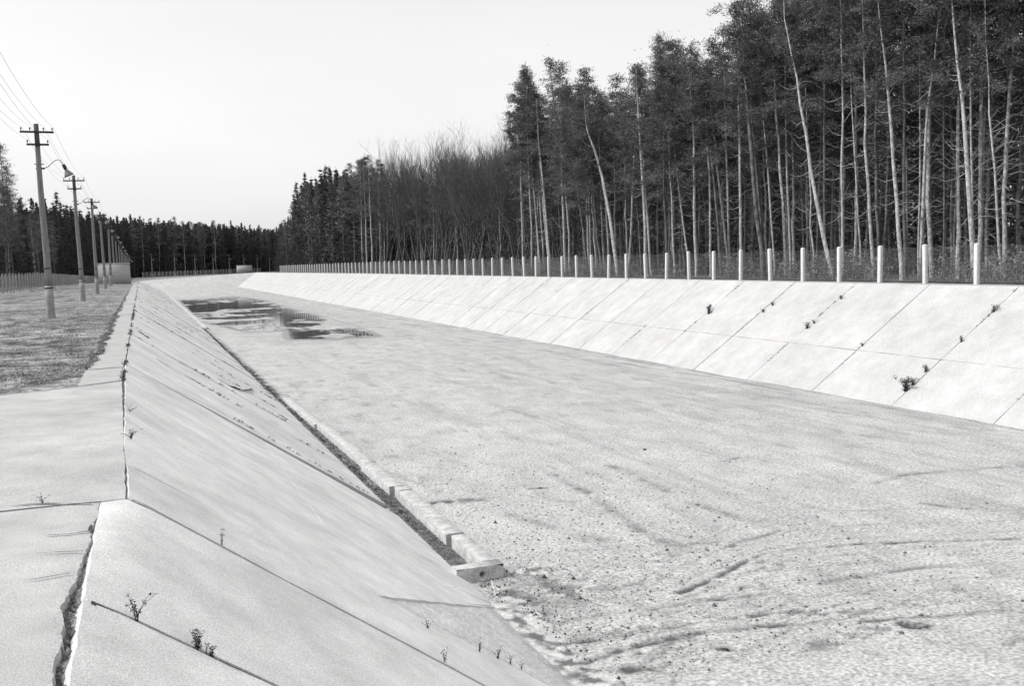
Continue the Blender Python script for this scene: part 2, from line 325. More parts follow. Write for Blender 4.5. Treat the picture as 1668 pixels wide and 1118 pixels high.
mb = MB(); grid_mesh(mb, X, Y, Z); o = structure('basin_floor', mb, MT['floor'], True); with_dirt_shade(o, np.clip(dd, 0, 1).ravel())
mb = MB(); bx = (pud[:, 0].min()-.3, pud[:, 0].max()+.3, pud[:, 1].min()-1, pud[:, 1].max()+1)
gx, gy = np.meshgrid(np.linspace(bx[0], bx[1], 30), np.linspace(bx[2], bx[3], 60)); grid_mesh(mb, gx, gy, gx*0-DEP-.004)
structure('puddle_water', mb, MT['water'], True)

# ---------------------------------------------------------------- concrete linings
def slab(mb, P, n=(6, 6), surf=None, th=.10, nrm=(0, 0, 1), wob=.004, seed=0, hump=.0):
    """slab with corners P[0..3] (counter-clockwise seen from above) on top, and real side faces"""
    P = np.asarray(P, float); a = np.linspace(0, 1, n[0]+1); b = np.linspace(0, 1, n[1]+1); A, B = np.meshgrid(a, b)
    V = (P[0]*((1-A)*(1-B))[..., None]+P[1]*(A*(1-B))[..., None]+P[2]*(A*B)[..., None]+P[3]*((1-A)*B)[..., None])
    if surf is not None: V[..., 2] = sz(V[..., 0], V[..., 1])+surf
    edge = ((A < 1e-6) | (A > 1-1e-6) | (B < 1e-6) | (B > 1-1e-6))
    u = (P[1]-P[0])/np.linalg.norm(P[1]-P[0]); w = (P[3]-P[0])/np.linalg.norm(P[3]-P[0]); r = np.random.default_rng(seed+5)
    V = V+edge[..., None]*(u*r.uniform(-wob, wob, A.shape)[..., None]*((A < 1e-6)|(A > 1-1e-6))[..., None]+w*r.uniform(-wob, wob, A.shape)[..., None]*((B < 1e-6)|(B > 1-1e-6))[..., None])
    nr = np.asarray(nrm, float); nr /= np.linalg.norm(nr)
    V = V+nr*(fbm(V[..., 0]*1.3+seed, V[..., 1], .7, 3, seed)*hump)[..., None]
    grid_mesh(mb, V[..., 0], V[..., 1], V[..., 2])
    ring = [V[0, i] for i in range(n[0]+1)]+[V[j, -1] for j in range(1, n[1]+1)]+[V[-1, i] for i in range(n[0]-1, -1, -1)]+[V[j, 0] for j in range(n[1]-1, 0, -1)]
    k = len(ring); Rg = np.array(ring); mb.add(np.vstack([Rg, Rg-nr*th]), [(i, k+i, k+(i+1) % k, (i+1) % k) for i in range(k)])
NL = np.array([SL, 0, 1]); NR = np.array([-SL, 0, 1])
def sz(x, s):
    # height of the left lining: its crest edge swings out a little between the apron joints
    xc = np.interp(s, [5, 7.05, 14.6], [XL, -.155, XL]); t = (np.asarray(x, float)-xc)/(TL-xc); zt = left_z(s)
    return np.where(t < 0, zt, zt+(-DEP-zt)*t)
def Lp(x, s, d=0.0): return np.array([x, s, float(sz(x, s))+d])
def Rp(x, s, d=0.0):
    zt = right_z(s)+0.0; zz = np.interp(x, [TR-.4, XR], [-DEP-.4*SL, zt]); return np.array([x, s, zz+d])
# soil bed under the left and right linings
for nm, f_, xa, xb in (('slope_bed_left', Lp, XL, TL+.3), ('slope_bed_right', Rp, TR-.3, XR)):
    mb = MB(); sb = np.concatenate([[SN-2], np.arange(-30, 116, 6), np.arange(120, 236, 10), [236.5]]); xb_ = np.linspace(xa, xb, 6)
    V = np.array([[f_(x, s, -.075) for x in xb_] for s in sb]); grid_mesh(mb, V[..., 0], V[..., 1], V[..., 2]); tag(mb.obj('embankment_soil', MT['soil']), kind='structure')
# left slope slabs
mb = MB(); sd_ = 1
def lslab(sa, sb, xa=XL, xa2=None, xb=TL+.12, d=0.0, n=(14, 8), sa2=None, sb2=None, tip=None):
    global sd_; sd_ += 1
    sa2 = sa if sa2 is None else sa2; sb2 = sb if sb2 is None else sb2
    up = np.zeros(3)
    slab(mb, [Lp(xa, sa, d)+up, Lp(xb, sa2, d), Lp(xb, sb2, d), Lp(xa if xa2 is None else xa2, sb, d)+up*(xa2 is None)], n, surf=d if sb < 19 else None, nrm=NL, seed=sd_, hump=.006, wob=.006)
lslab(-.05, 1.4); lslab(1.42, 3.1)
lslab(3.12, 4.93, xa=-.335, xa2=-.325, d=-.004, n=(30, 12), sa2=3.12, sb2=4.93)
lslab(4.960, 7.022, xa=-.325, xa2=-.33, n=(30, 14), d=.0)
lslab(7.066, 8.275, xa=-.155, xa2=-.18, n=(30, 10), sb2=8.62)
lslab(8.315, 17.12, xa=-.20, xa2=-.305, xb=1.75, n=(20, 40), sa2=8.40, d=.002)
sd_ += 1; slab(mb, [Lp(1.75, 8.40, .002), Lp(TL+.16, 12.32, .002), Lp(TL+.10, 17.12, .002), Lp(1.75, 17.12, .002)], (24, 24), surf=.002, nrm=NL, seed=sd_, hump=.006, wob=.012, th=.07)
lslab(17.14, 18.10, xa=-.30, n=(26, 6), sa2=18.02, sb2=18.12 if False else 18.20)
js = [18.16]+[21.8+3.65*k for k in range(60)]
js = [j for j in js if j < SF-1]+[SF]
for i, (a, b) in enumerate(zip(js[:-1], js[1:])):
    g1 = rnd.uniform(.012, .03); near_ = b < 60
    lslab(a+.012, b-g1, xa=-.30, n=(20, 14) if near_ else (4, 4), d=rnd.uniform(-.015, .015), sa2=a+.012+(.05 if i == 0 else 0))
js = [-40, -36]+[-36+3.6*k for k in range(1, 11)]
for a, b in zip(js[:-1], js[1:]): lslab(a+.01, b-.01, n=(4, 3))
o = structure('slope_paving', mb, MT['slab'], False)
# right slope slabs: 3.65 m bays with a joint two thirds down
mb = MB(); XM = 21.55
k0 = 23.0-3.65*17
for k in range(0, 90):
    a = k0+3.65*k; b = a+3.65
    if a > SF-1: break
    b = min(b, SF); f_ = rnd.choice([.022, .034, .046, .060]); nn = 10 if b < 60 else 3
    slab(mb, [Rp(TR-.12, a+f_), Rp(XM-.006, a+f_), Rp(XM-.006, b), Rp(TR-.12, b)], (nn, nn), nrm=NR, seed=k+200, hump=.004, wob=.008)
    slab(mb, [Rp(XM+.006, a+f_), Rp(XR, a+f_), Rp(XR, b), Rp(XM+.006, b)], (nn, nn), nrm=NR, seed=k+400, hump=.004, wob=.008)
structure('slope_paving', mb, MT['slab_right'])
# far slope and near slope closing the basin
mb = MB(); NX = 9; fx = np.linspace(XL, XR, NX)
for i in range(NX-1):
    a, b = fx[i]+.02, fx[i+1]-.01; ta, tb = np.interp(a, [XL, XR], [TL, TR]), np.interp(b, [XL, XR], [TL, TR])
    slab(mb, [(ta, 229.8, -DEP-.03), (tb, 229.8, -DEP-.03), (b, 235, float(gz(b, 235.))), (a, 235, float(gz(a, 235.)))], (4, 4), seed=i+700, hump=.004)
    slab(mb, [(a, SN, float(gz(a, SN))), (b, SN, float(gz(b, SN))), (tb, SN+5, -DEP-.03), (ta, SN+5, -DEP-.03)], (4, 4), seed=i+800)
structure('slope_paving', mb, MT['slab_right'])
# caps along the crests
mb = MB()
def cap(xa, xb, sa, sb, dz=0.0, n=(3, 4), seed=0, s4=None):
    z = lambda x, s: float(gz(x, s))+dz
    sq = s4 or (sa, sa, sb, sb)
    slab(mb, [(xa, sq[0], z(xa, sq[0])), (xb, sq[1], z(xb, sq[1])), (xb, sq[2], z(xb, sq[2])), (xa, sq[3], z(xa, sq[3]))], n, seed=seed, hump=.004, wob=.012)
cap(-.84, -.335, 0, 0, s4=(16.62, 16.72, 18.1, 18.1), n=(4, 8), seed=900)
cap(-.86, -.325, 0, 0, s4=(14.30, 14.66, 16.58, 16.48), n=(4, 10), seed=901, dz=.003)
jj = [18.13]+[21.8+3.65*k for k in range(59)]+[SF]
for i, (a, b) in enumerate(zip(jj[:-1], jj[1:])): cap(-.82, -.325, a, b-.015, dz=rnd.uniform(-.006, .006), n=(4, 12 if b < 60 else 3), seed=910+i)
for k in range(0, 62):
    a = -35.4+3.65*k*1.2; b = a+3.65*1.2
    if a < SF: cap(XR+.02, XR+.72, a, min(b, SF)-.02, n=(2, 3), seed=1000+k, dz=.004)
for i in range(NX-1):
    a, b = fx[i], fx[i+1]-.02
    for s0, s1 in ((235.03, 235.6), (-40.6, -40.03)): slab(mb, [(a, s0, float(gz(a, 235. if s0 > 0 else -40.))+.004), (b, s0, float(gz(b, 235. if s0 > 0 else -40.))+.004), (b, s1, float(gz(b, s1))), (a, s1, float(gz(a, s1)))], (3, 2), seed=i+1100)
structure('crest_path', mb, MT['cap'])
# level apron on the near left
mb = MB(); sd2 = 1200
def ap(P, n=(16, 16), z=0.0, wob=.008):
    global sd2; sd2 += 1; slab(mb, [(p[0], p[1], z) for p in P], n, seed=sd2, hump=.006, wob=wob)
ap([(-2.75, 7.05), (-.178, 7.0), (-.325, 14.60), (-2.75, 13.08)], (24, 40), .004)
ap([(-6.0, 7.1), (-2.77, 7.05), (-2.77, 13.06), (-6.0, 11.6)], (6, 6))
# the near bay's right edge is broken away, so it is laid as a strip that follows the break
brk = [tuple(at(a_, b_, 0)[:2]) for a_, b_ in ((163, 822), (157, 842), (150, 858), (146, 880), (139, 900), (131, 920), (123, 945), (110, 967), (97, 989), (105, 1000), (99, 1030), (96, 1062), (88, 1082), (85, 1118))]+[(-.43, 3.2), (-.44, 2.2), (-.45, 0.0)]
bs_ = np.array(brk)[::-1]
sy_ = np.concatenate([np.linspace(0, 3.4, 5), np.arange(3.5, 6.98, .02), [6.98]])
xe = np.interp(sy_, bs_[:, 1], bs_[:, 0])+(fbm(sy_, sy_*0, 5, 3, 3)*.012+fbm(sy_, sy_*0+7, 22, 3, 4)*.010)*(sy_ > 3.4)*(sy_ < 6.95)
cols = np.concatenate([[-6, -3.5, -2], np.linspace(-1.6, 0, 24)])
Xc = np.array([[c if c < -1.6 else -1.6+(e+1.6)*((c+1.6)/1.6) for c in cols] for e in xe]); Yc = np.repeat(sy_[:, None], len(cols), 1)
Zc = fbm(Xc, Yc, .8, 4, 50)*.006-.0+np.clip(1-(xe[:, None]-Xc)/.05, 0, 1)*-.004
grid_mesh(mb, Xc, Yc, Zc)
e3 = np.stack([Xc[:, -1], Yc[:, -1], Zc[:, -1]], 1); lo = e3+[.012, 0, -.11]; k = len(e3)
mb.add(np.vstack([e3, lo]), [(i, i+1, k+i+1, k+i) for i in range(k-1)])
structure('apron', mb, MT['apron'])
# old cracks across the near bay: thin dark cuts are real grooves of soil-filled width
def groove(pts, w, z, name='soil_seam', m='soil'):
    P = np.asarray(pts, float); mb = MB(); n_ = 14*(len(P)-1); t = np.linspace(0, len(P)-1, n_); x = np.interp(t, range(len(P)), P[:, 0]); y = np.interp(t, range(len(P)), P[:, 1])
    d = np.stack([np.gradient(x), np.gradient(y)], 1); d /= np.linalg.norm(d, axis=1)[:, None]; nn = np.stack([-d[:, 1], d[:, 0]], 1)
    ww = w*np.clip(.6+.8*fbm(x*3, y*3, 3, 3, 9), .12, 1.6)*np.interp(t, [0, 1, len(P)-1], [.3, .8, 1.0]); jx = fbm(x, y, 6, 2, 4)*.012
    x = x+nn[:, 0]*jx; y = y+nn[:, 1]*jx
    zz = z(x, y) if callable(z) else np.full(n_, z)
    A = np.stack([x+nn[:, 0]*ww/2, y+nn[:, 1]*ww/2, zz], 1); B = np.stack([x-nn[:, 0]*ww/2, y-nn[:, 1]*ww/2, zz], 1)
    mb.add(np.vstack([A, B]), [(i, i+1, n_+i+1, n_+i) for i in range(n_-1)]); return mb
seam = MB()
def strip(f_, xa, xb, s, w=.07, d=-.013, n=24):
    xs_ = np.linspace(xa, xb, n); V = np.array([[f_(x, s-w/2, d), f_(x, s+w/2, d)] for x in xs_]); i = np.arange(n-1)[:, None]*2
    seam.add(V.reshape(-1, 3), i+np.array([[0, 2, 3, 1]]))
for s_ in [1.41, 3.11, 4.943, 7.043, 17.13]+[21.8+3.65*k for k in range(58)]: strip(Lp, -.29 if s_ > 6 else -.30, TL+.05, s_)
for x0, x1, sa, sb in ((.0, TL, 8.312, 8.65),):
    xs_ = np.linspace(x0, x1, 20); S_ = np.linspace(sa-.03, sb, 20)
    V = np.array([[Lp(x, s-.04, -.013), Lp(x, s+.04, -.013)] for x, s in zip(xs_, np.interp(xs_, [-.2, TL], [8.308, 8.65]))]); i = np.arange(19)[:, None]*2; seam.add(V.reshape(-1, 3), i+np.array([[0, 2, 3, 1]]))
for k in range(12, 80):
    s_ = k0+3.65*k
    if s_ < SF-2: strip(Rp, TR, XR-.02, s_+.01, .08, -.016)
sm_ = np.arange(2, 230, 3.65); V = np.array([[Rp(XM-.03, s, -.016), Rp(XM+.03, s, -.016)] for s in sm_]); i = np.arange(len(sm_)-1)[:, None]*2; seam.add(V.reshape(-1, 3), i+np.array([[0, 1, 3, 2]]))
def seam_add(pts, w, z): 
    g_ = groove(pts, w, z); 
    for v_, q_ in zip(g_.v, g_.q): seam.add(v_, q_)
G = lambda px, py: at(px, py, 0)[:2]
seam_add([G(76, 876), G(112, 874), G(146, 868), G(151, 858)], .03, .0105)
seam_add([G(60, 905), G(100, 903), G(136, 901)], .012, .0105)
seam_add([G(0, 950), G(60, 947), G(115, 937)], .012, .0105)
seam_add([G(0, 645.5), G(60, 639), G(140, 629), G(198, 621.5)], .05, .0085)
seam_add([G(0, 829), G(60, 824), G(150, 823)], .03, .0125)
zL = lambda x, y: sz(x, y)+.016
def PL(px, py):
    d = CF+CR*(px-834)/FPX-CU*(py-559)/FPX; n = np.array([SL, 0, 1.]); o_ = np.array([0, 0, EYE]); t = ((np.array([XL, 0, 0])-o_)@n)/(d@n); return (o_+d*t)[:2]
seam_add([PL(255, 586), PL(275, 598), PL(300, 612), PL(326, 626)], .10, zL)
seam_add([PL(355, 618), PL(375, 630), PL(395, 637), PL(410, 634)], .16, zL)
seam_add([PL(210, 603), PL(380, 688), PL(500, 756), PL(590, 808)], .012, zL)
seam_add([PL(212, 600), PL(380, 683), PL(500, 751), PL(600, 808)], .012, zL)
seam_add([PL(225, 540), PL(235, 547), PL(243, 552)], .10, zL)
for k in range(70):                                            # short weed-grown splits on the far part of the slope
    s_ = rnd.uniform(20, 120); x_ = rnd.uniform(.0, 3.8); l_ = rnd.uniform(.15, .7)
    s_ = 18.15+3.65*round((s_-18.15)/3.65)+rnd.gauss(0, .5) if rnd.random() < .7 else s_
    seam_add([(x_, s_), (x_+l_*.5, s_+rnd.gauss(0, .06)), (x_+l_, s_+rnd.gauss(0, .1))], rnd.uniform(.03, .09), zL)
tag(seam.obj('seam_soil', MT['soil']), kind='structure')
# dirt lying in the broken joint at the crest, silt drifts over the toe
mb = MB(); yy = np.arange(0, 7.0, .03); xx = np.linspace(-.62, -.338, 16); X, Y = np.meshgrid(xx, yy)
grid_mesh(mb, X, Y, -.040+fbm(X, Y, 8, 4, 6)*.03-.03*np.clip((-.36-X)/.1, 0, 1)); structure('joint_dirt', mb, MT['gravel'], True)
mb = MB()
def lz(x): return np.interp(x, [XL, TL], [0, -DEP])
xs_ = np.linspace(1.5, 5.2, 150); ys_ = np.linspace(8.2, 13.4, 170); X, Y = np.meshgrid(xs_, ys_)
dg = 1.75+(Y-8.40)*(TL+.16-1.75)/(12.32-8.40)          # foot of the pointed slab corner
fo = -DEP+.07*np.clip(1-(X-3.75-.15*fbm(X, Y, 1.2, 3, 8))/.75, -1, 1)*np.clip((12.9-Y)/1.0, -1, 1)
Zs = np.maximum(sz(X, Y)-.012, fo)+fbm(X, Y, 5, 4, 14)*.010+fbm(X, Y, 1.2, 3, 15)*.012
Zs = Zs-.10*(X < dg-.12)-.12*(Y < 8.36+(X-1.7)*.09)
grid_mesh(mb, X, Y, Zs); o = structure('silt_bank', mb, MT['silt'], True); with_dirt_shade(o, np.clip(np.clip(fbm(X, Y, 7, 5, 15)*1.8+.42, .12, .9)*np.clip((X-3.75)/.35, 0, 1), 0, 1).ravel())  # dark crumbs on the flat foot, darkened further to offset its stronger sun
# thin raised mortar smears on the foot of the big slab
mb = MB()
for pl in ([(490, 943), (600, 948), (690, 956), (740, 958), (800, 985)], [(470, 930), (560, 968), (640, 975), (800, 988)], [(735, 926), (775, 946), (800, 968), (812, 990)]):
    P = [PL(*p) for p in pl]; P3 = [(p[0], p[1], float(lz(p[0]))+.006) for p in P]; mb.tube([(a_, b_, c_-.006) for a_, b_, c_ in P3], .008, 5)
structure('mortar_ridge', mb, MT['slab'])
# narrow cross path before the hut
mb = MB()
a, b = (-6.6, 96.3), (-.86, 105.8)
slab(mb, [(a[0], a[1], .02), (b[0], b[1], .02), (b[0], b[1]+.9, .02), (a[0], a[1]+.9, .02)], (8, 2), seed=77); structure('path', mb, MT['cap'])
# ---------------------------------------------------------------- gutter kerb: loose concrete blocks
def kerb_block(x0, x1, s0, s1, z0, z1, label, skew=0.0, group='kerb blocks along the gutter'):
    mb = MB(); n = max(2, int((s1-s0)/.4)); r = np.random.default_rng(int(s0*10))
    S = np.linspace(s0, s1, n+1); prof = [(x0, z0), (x0, z1-.012), (x0+.012, z1), (x1-.012, z1), (x1, z1-.012), (x1, z0)]
    V = np.array([[(px+skew*(s-s0)/(s1-s0)+r.uniform(-.003, .003), s+(.0), pz+r.uniform(-.003, .003)) for px, pz in prof] for s in S])
    m = len(prof); q = [(i*m+j, (i+1)*m+j, (i+1)*m+j+1, i*m+j+1) for i in range(n) for j in range(m-1)]
    mb.add(V.reshape(-1, 3), q); mb.add(V[0], None, [(0, j+1, j) for j in range(1, m-1)][:]); mb.add(V[-1], None, [(0, j, j+1) for j in range(1, m-1)])
    return tag(mb.obj('kerb_block', MT['kerb']), label, 'kerb block', group)
kerb_block(4.33, 4.57, 13.42, 14.93, -3.1, -2.80, 'short pale kerb block running back from the block with the drain hole')
kerb_block(4.27, 4.57, 15.02, 18.30, -3.1, -2.80, 'long pale concrete kerb block, second along the gutter from its near end', .03)
kerb_block(4.33, 4.60, 18.38, 18.70, -3.1, -2.80, 'stubby kerb piece wedged between two longer blocks of the gutter edge')
kerb_block(4.25, 4.55, 18.80, 21.4, -3.1, -2.81, 'pale kerb block just beyond the stubby wedged piece', -.02)
kerb_block(4.30, 4.58, 21.52, 27.4, -3.1, -2.83, 'long kerb block midway along the near gutter, stepped out at its near end', -.04)
kerb_block(4.22, 4.50, 27.55, 34.6, -3.1, -2.87, 'low half sunken kerb block, last before the gutter edge vanishes in silt', -.05)
for i, s_ in enumerate(np.arange(76, 224, 7.4)):
    kerb_block(4.12, 4.38, s_, s_+7.3, -3.1, -2.84+.02*math.sin(i*2.1), 'low pale kerb block in the straight far row beside the puddles', 0, 'kerb blocks of the far row')
# end block with drain hole: front wall across the gutter
def end_block():
    t = empty('drain_block', (4.24, 13.2, -3.0)); tag(t, 'concrete block across the near end of the gutter with a round drain hole', 'drain block')
    mb = MB(); x0, x1, y0, y1, z0, z1 = -.36, .335, -.02, .20, -.10, .20; hx, hz, hr = .02, .085, .044
    K = 24; th = [2*math.pi*i/K for i in range(K)]
    out = []
    for a in th:
        c, s = math.cos(a), math.sin(a); k = min(((x1-hx) if c > 0 else (hx-x0))/max(abs(c), 1e-6), ((z1-hz) if s > 0 else (hz-z0))/max(abs(s), 1e-6)); out.append((hx+c*k, hz+s*k))
    V = [(px, y0, pz) for px, pz in out]+[(hx+hr*math.cos(a), y0, hz+hr*math.sin(a)) for a in th]+[(hx+hr*math.cos(a), y0+.17, hz+hr*math.sin(a)) for a in th]
    q = [(i, (i+1) % K, K+(i+1) % K, K+i) for i in range(K)]+[(K+i, K+(i+1) % K, 2*K+(i+1) % K, 2*K+i) for i in range(K)]
    mb.add(V, q, None)
    # corners of the front are filled with small triangles
    for cx, cz in ((x0, z0), (x1, z0), (x1, z1), (x0, z1)):
        near = sorted(range(K), key=lambda i: (out[i][0]-cx)**2+(out[i][1]-cz)**2)[:2]
        mb.add([(out[near[0]][0], y0, out[near[0]][1]), (cx, y0, cz), (out[near[1]][0], y0, out[near[1]][1])], None, [(0, 1, 2)])
    v = [(x, y, z) for z in (z0, z1) for x, y in ((x0, y0), (x1, y0), (x1, y1), (x0, y1))]
    mb.add(v, [(4, 5, 6, 7), (1, 2, 6, 5), (2, 3, 7, 6), (3, 0, 4, 7)])
    body = mb.obj('block', MT['kerb'], t)
    h = MB(); h.add([(hx+(hr+.001)*math.cos(a), y0+.165, hz+(hr+.001)*math.sin(a)) for a in th]+[(hx, y0+.165, hz)], None, [(i, (i+1) % K, K) for i in range(K)])
    h.obj('drain_hole', MT['soil'], t)
end_block()
# stones and gravel
def stones(mb, P, size, r):
    base = np.array([(1, 0, 0), (-1, 0, 0), (0, 1, 0), (0, -1, 0), (0, 0, 1), (0, 0, -.6)], float); F = np.array([(0, 2, 4), (2, 1, 4), (1, 3, 4), (3, 0, 4), (2, 0, 5), (1, 2, 5), (3, 1, 5), (0, 3, 5)])
    n = len(P); sc = np.asarray(size)[:, None, None]*r.uniform(.6, 1.3, (n, 6, 1))*r.uniform(.6, 1.2, (n, 1, 3)); a = r.uniform(0, 6.28, n); c, s = np.cos(a), np.sin(a)
    V = base[None]*sc; x = V[..., 0]*c[:, None]-V[..., 1]*s[:, None]; y = V[..., 0]*s[:, None]+V[..., 1]*c[:, None]; V = np.stack([x, y, V[..., 2]], -1)+np.asarray(P)[:, None]
    mb.add(V.reshape(-1, 3), None, (F[None]+np.arange(n)[:, None, None]*6).reshape(-1, 3))
mb = MB(); n = 9000; s_ = 13.5+rng.exponential(9, n); s_ = s_[s_ < 60]; n = len(s_); x_ = rng.uniform(3.98, 4.30, n)
stones(mb, np.stack([x_, s_, np.full(n, -2.985)+np.clip((4.12-x_)*.25, 0, .05)], 1), rng.uniform(.006, .018, n), rng); tag(mb.obj('gravel', MT['gravel']), kind='stuff')
mb = MB(); n = 1500; s_ = rng.uniform(2.8, 6.9, n); e_ = np.interp(s_, bs_[:, 1], bs_[:, 0]); x_ = e_+rng.uniform(0.02, 1, n)*(-.31-e_)
stones(mb, np.stack([x_, s_, np.full(n, -.045)], 1), rng.uniform(.003, .012, n)+(rng.random(n) > .97)*.02, rng); tag(mb.obj('rubble', MT['gravel']), kind='stuff')
mb = MB(); n = 5200; u_ = rng.normal(size=(n, 2)); x_ = 4.9+np.abs(u_[:, 0])*3.4; s_ = 9.2+np.abs(u_[:, 1])*5.5; ok = x_ < 19; x_, s_ = x_[ok], s_[ok]
P_ = np.stack([x_, s_, -DEP+fbm(x_, s_, .35, 5, 1)*.022+fbm(x_, s_, 5, 3, 40)*.010+.003], 1)
stones(mb, P_, rng.exponential(.006, len(x_))+.003, rng); tag(mb.obj('pebbles', MT['gravel']), kind='stuff')
mb = MB(); n = 1500; x_ = 4.15+rng.exponential(.6, n); s_ = rng.normal(11.4, 1.1, n); 
stones(mb, np.stack([x_, s_, np.full(n, -DEP+.012)], 1), rng.exponential(.005, n)+.003, rng); tag(mb.obj('clods', MT['soil']), kind='stuff')
for px, py, r_, lab in ((1495, 1022, .085, 'flat dark stone on the basin floor near the lower right corner'), (880, 797, .05, 'thin dark stone lying alone in the middle of the near floor'), (1180, 1060, .035, 'small dark stone on the floor below the long curved rut'), (1050, 733, .045, 'small dark stone on the open floor left of the right slope')):
    p = at(px, py, -DEP); mb = MB(); K = 9; pr = [(0, .45), (.55, .42), (.9, .25), (1.0, 0), (.9, -.2)]
    rr = np.random.default_rng(px); j_ = rr.uniform(.75, 1.2, K)
    V = [(a*r_*j_[k]*math.cos(k*2*math.pi/K)*1.25, a*r_*j_[k]*math.sin(k*2*math.pi/K)*.9, b*r_*.6) for a, b in pr[1:] for k in range(K)]+[(0, 0, .45*r_*.6)]
    mb.add(V, [(i*K+k, (i+1)*K+k, (i+1)*K+(k+1) % K, i*K+(k+1) % K) for i in range(3) for k in range(K)], [(len(V)-1, k, (k+1) % K) for k in range(K)])
    tag(mb.obj('stone', MT['gravel'] if r_ > .08 else MT['soil'], loc=(p[0], p[1], -DEP+.012)), lab, 'stone')

# ---------------------------------------------------------------- weeds
def weed(p, h, n, spread, label, cat='weed', style='stalk', seed=0, nm='weed'):
    r = np.random.default_rng(seed+17); mb = MB()
    for i in range(n):
        a = r.uniform(0, 6.28); l = h*r.uniform(.6, 1.1); lean = r.uniform(.05, spread)
        pts = np.array([(math.cos(a)*lean*l*t*t, math.sin(a)*lean*l*t*t, l*t*(1-.15*lean*t)) for t in (0, .35, .7, 1)]); pts += [r.uniform(-.15, .15)*h*.5, r.uniform(-.1, .1)*h*.4, 0]
        mb.tube(pts, [h*.014, h*.012, h*.009, h*.003], 4)
        if style == 'stalk':
            c = np.repeat(pts[1:], 9, 0)+r.normal(0, h*.035, (27, 3)); mb.blades(c, h*.10, h*.035, r, .6)
        elif style == 'bush':
            c = np.repeat(pts, 14, 0)+r.normal(0, h*.09, (56, 3)); c[:, 2] = np.abs(c[:, 2]); mb.blades(c, h*.16, h*.07, r, .3)
    return tag(mb.obj(nm, MT['weed'], loc=p), label, cat, 'weeds rooted in the slab joints')
def LP3(px, py): q = PL(px, py); return (q[0], q[1], float(sz(q[0], q[1]))-.01)
def RP3(px, py):
    d = CF+CR*(px-834)/FPX-CU*(py-559)/FPX; n = np.array([-SL, 0, 1.]); o_ = np.array([0, 0, EYE]); t = ((np.array([XR, 0, ZR])-o_)@n)/(d@n); p = o_+d*t; return (p[0], p[1], p[2]-.01)
weed(LP3(224, 1010), .135, 7, .8, 'forked leafy weed, tallest on the joint at the lower left of the slope', seed=1)
weed(LP3(322, 1055), .085, 6, .3, 'dense upright weed next down the same joint from the tall forked one', seed=2, style='bush')
weed(LP3(336, 1063), .05, 3, .3, 'tiny sprig beside the dense upright weed', seed=3)
weed(LP3(345, 1067), .06, 4, .35, 'small upright weed just below the tiny sprig', seed=4, style='bush')
weed(LP3(362, 910), .12, 3, .25, 'two thin dry stalks on the middle joint of the near slope', seed=5)
weed(LP3(697, 1033), .10, 6, .7, 'spindly weed at the upper end of the lower joint by the silt', seed=6)
weed(LP3(725, 1092), .11, 5, .6, 'spindly weed on the joint running to the bottom edge of the picture', seed=7)
weed(LP3(781, 1068), .12, 6, .6, 'thin weed on the lower joint, left of the row of three', seed=8)
weed(LP3(812, 1079), .12, 7, .6, 'fullest weed of the row on the lower joint beside the silt', seed=9)
weed(LP3(832, 1087), .10, 6, .8, 'low spreading weed between the fullest one and the last on the lower joint', seed=10)
weed(LP3(850, 1094), .09, 5, .7, 'last small weed at the lower end of the lower joint', seed=11)
p = G(70, 822); weed((p[0], p[1], .0), .07, 7, 1.3, 'small spiky weed on the level slabs at the left edge', seed=12)
p = at(210, 716, -.02); weed((p[0]+.02, p[1], -.02),   .10, 14, 1.1, 'wispy tuft growing out of the black crest joint', seed=13, style='stalk')
p = at(209, 672, -.02); weed((p[0]+.02, p[1], -.02), .09, 6, 1.6, 'little tuft in the black crest joint above the wispy one', seed=14)
for i, (px, py, h, st, lab) in enumerate([(1475, 637, .40, 'bush', 'largest dark bush low on the right slope near its lower end'), (1487, 627, .22, 'bush', 'small dark bush just above the largest one on the right slope'),
        (1508, 606, .2, 'bush', 'lone small tuft higher up the joint from the largest bush'), (1618, 508, .2, 'bush', 'dark tuft near the top of the joint at the right edge'), (1566, 557, .16, 'bush', 'small tuft halfway up the joint at the right edge'),
        (1155, 511, .36, 'bush', 'round bushy clump on the upper right slope, midway along it'), (1315, 535, .22, 'bush', 'tuft on the joint below the eighth fence post'), (1326, 527, .14, 'bush', 'tiny tuft just above the tuft on the middle right joint'),
        (1243, 509, .16, 'bush', 'small tuft right of the round bushy clump'), (1258, 498, .16, 'bush', 'tiny tuft up the joint from the small tuft right of the round clump'), (1370, 487, .16, 'bush', 'tiny tuft close under the crest of the right slope'), (1405, 564, .12, 'bush', 'speck of weed where a right slope joint meets the long level joint')]):
    weed(RP3(px, py), h, 8, 1.0, lab, seed=30+i, style=st)
# fine grass in joints (nobody could count it)
mb = MB(); C = []
for k in range(60):
    s0 = 18.15+3.65*k
    if s0 > 200: break
    for j in range(int(60 if s0 < 60 else 30)):
        x = rnd.uniform(-.3, 4.0); 
        if fbm(np.array([x*1.3]), np.array([s0]), 1.0, 3, 5)[0] > .08: C.append((x, s0+rnd.gauss(0, .03), float(sz(x, s0))))
for k in range(0, 45):
    s0 = 23.0+3.65*(k-3)
    for j in range(70):
        x = rnd.uniform(TR, XR)
        if fbm(np.array([x*.9]), np.array([s0*3.1]), 1.0, 3, 6)[0] > .10: p = Rp(x, s0+rnd.gauss(0, .02)); C.append(tuple(p))
for j in range(520):
    s0 = 14.6+rnd.expovariate(1/30.)
    if fbm(np.array([s0]), np.array([0.]), .8, 3, 8)[0] > -.1 and s0 < 200: C.append((-.32+rnd.gauss(0, .008), s0, -.012 if s0 < 115 else float(left_z(s0))))
for j in range(1100): C.append((4.08+rnd.gauss(0, .05), rnd.uniform(16, 78), -2.97))
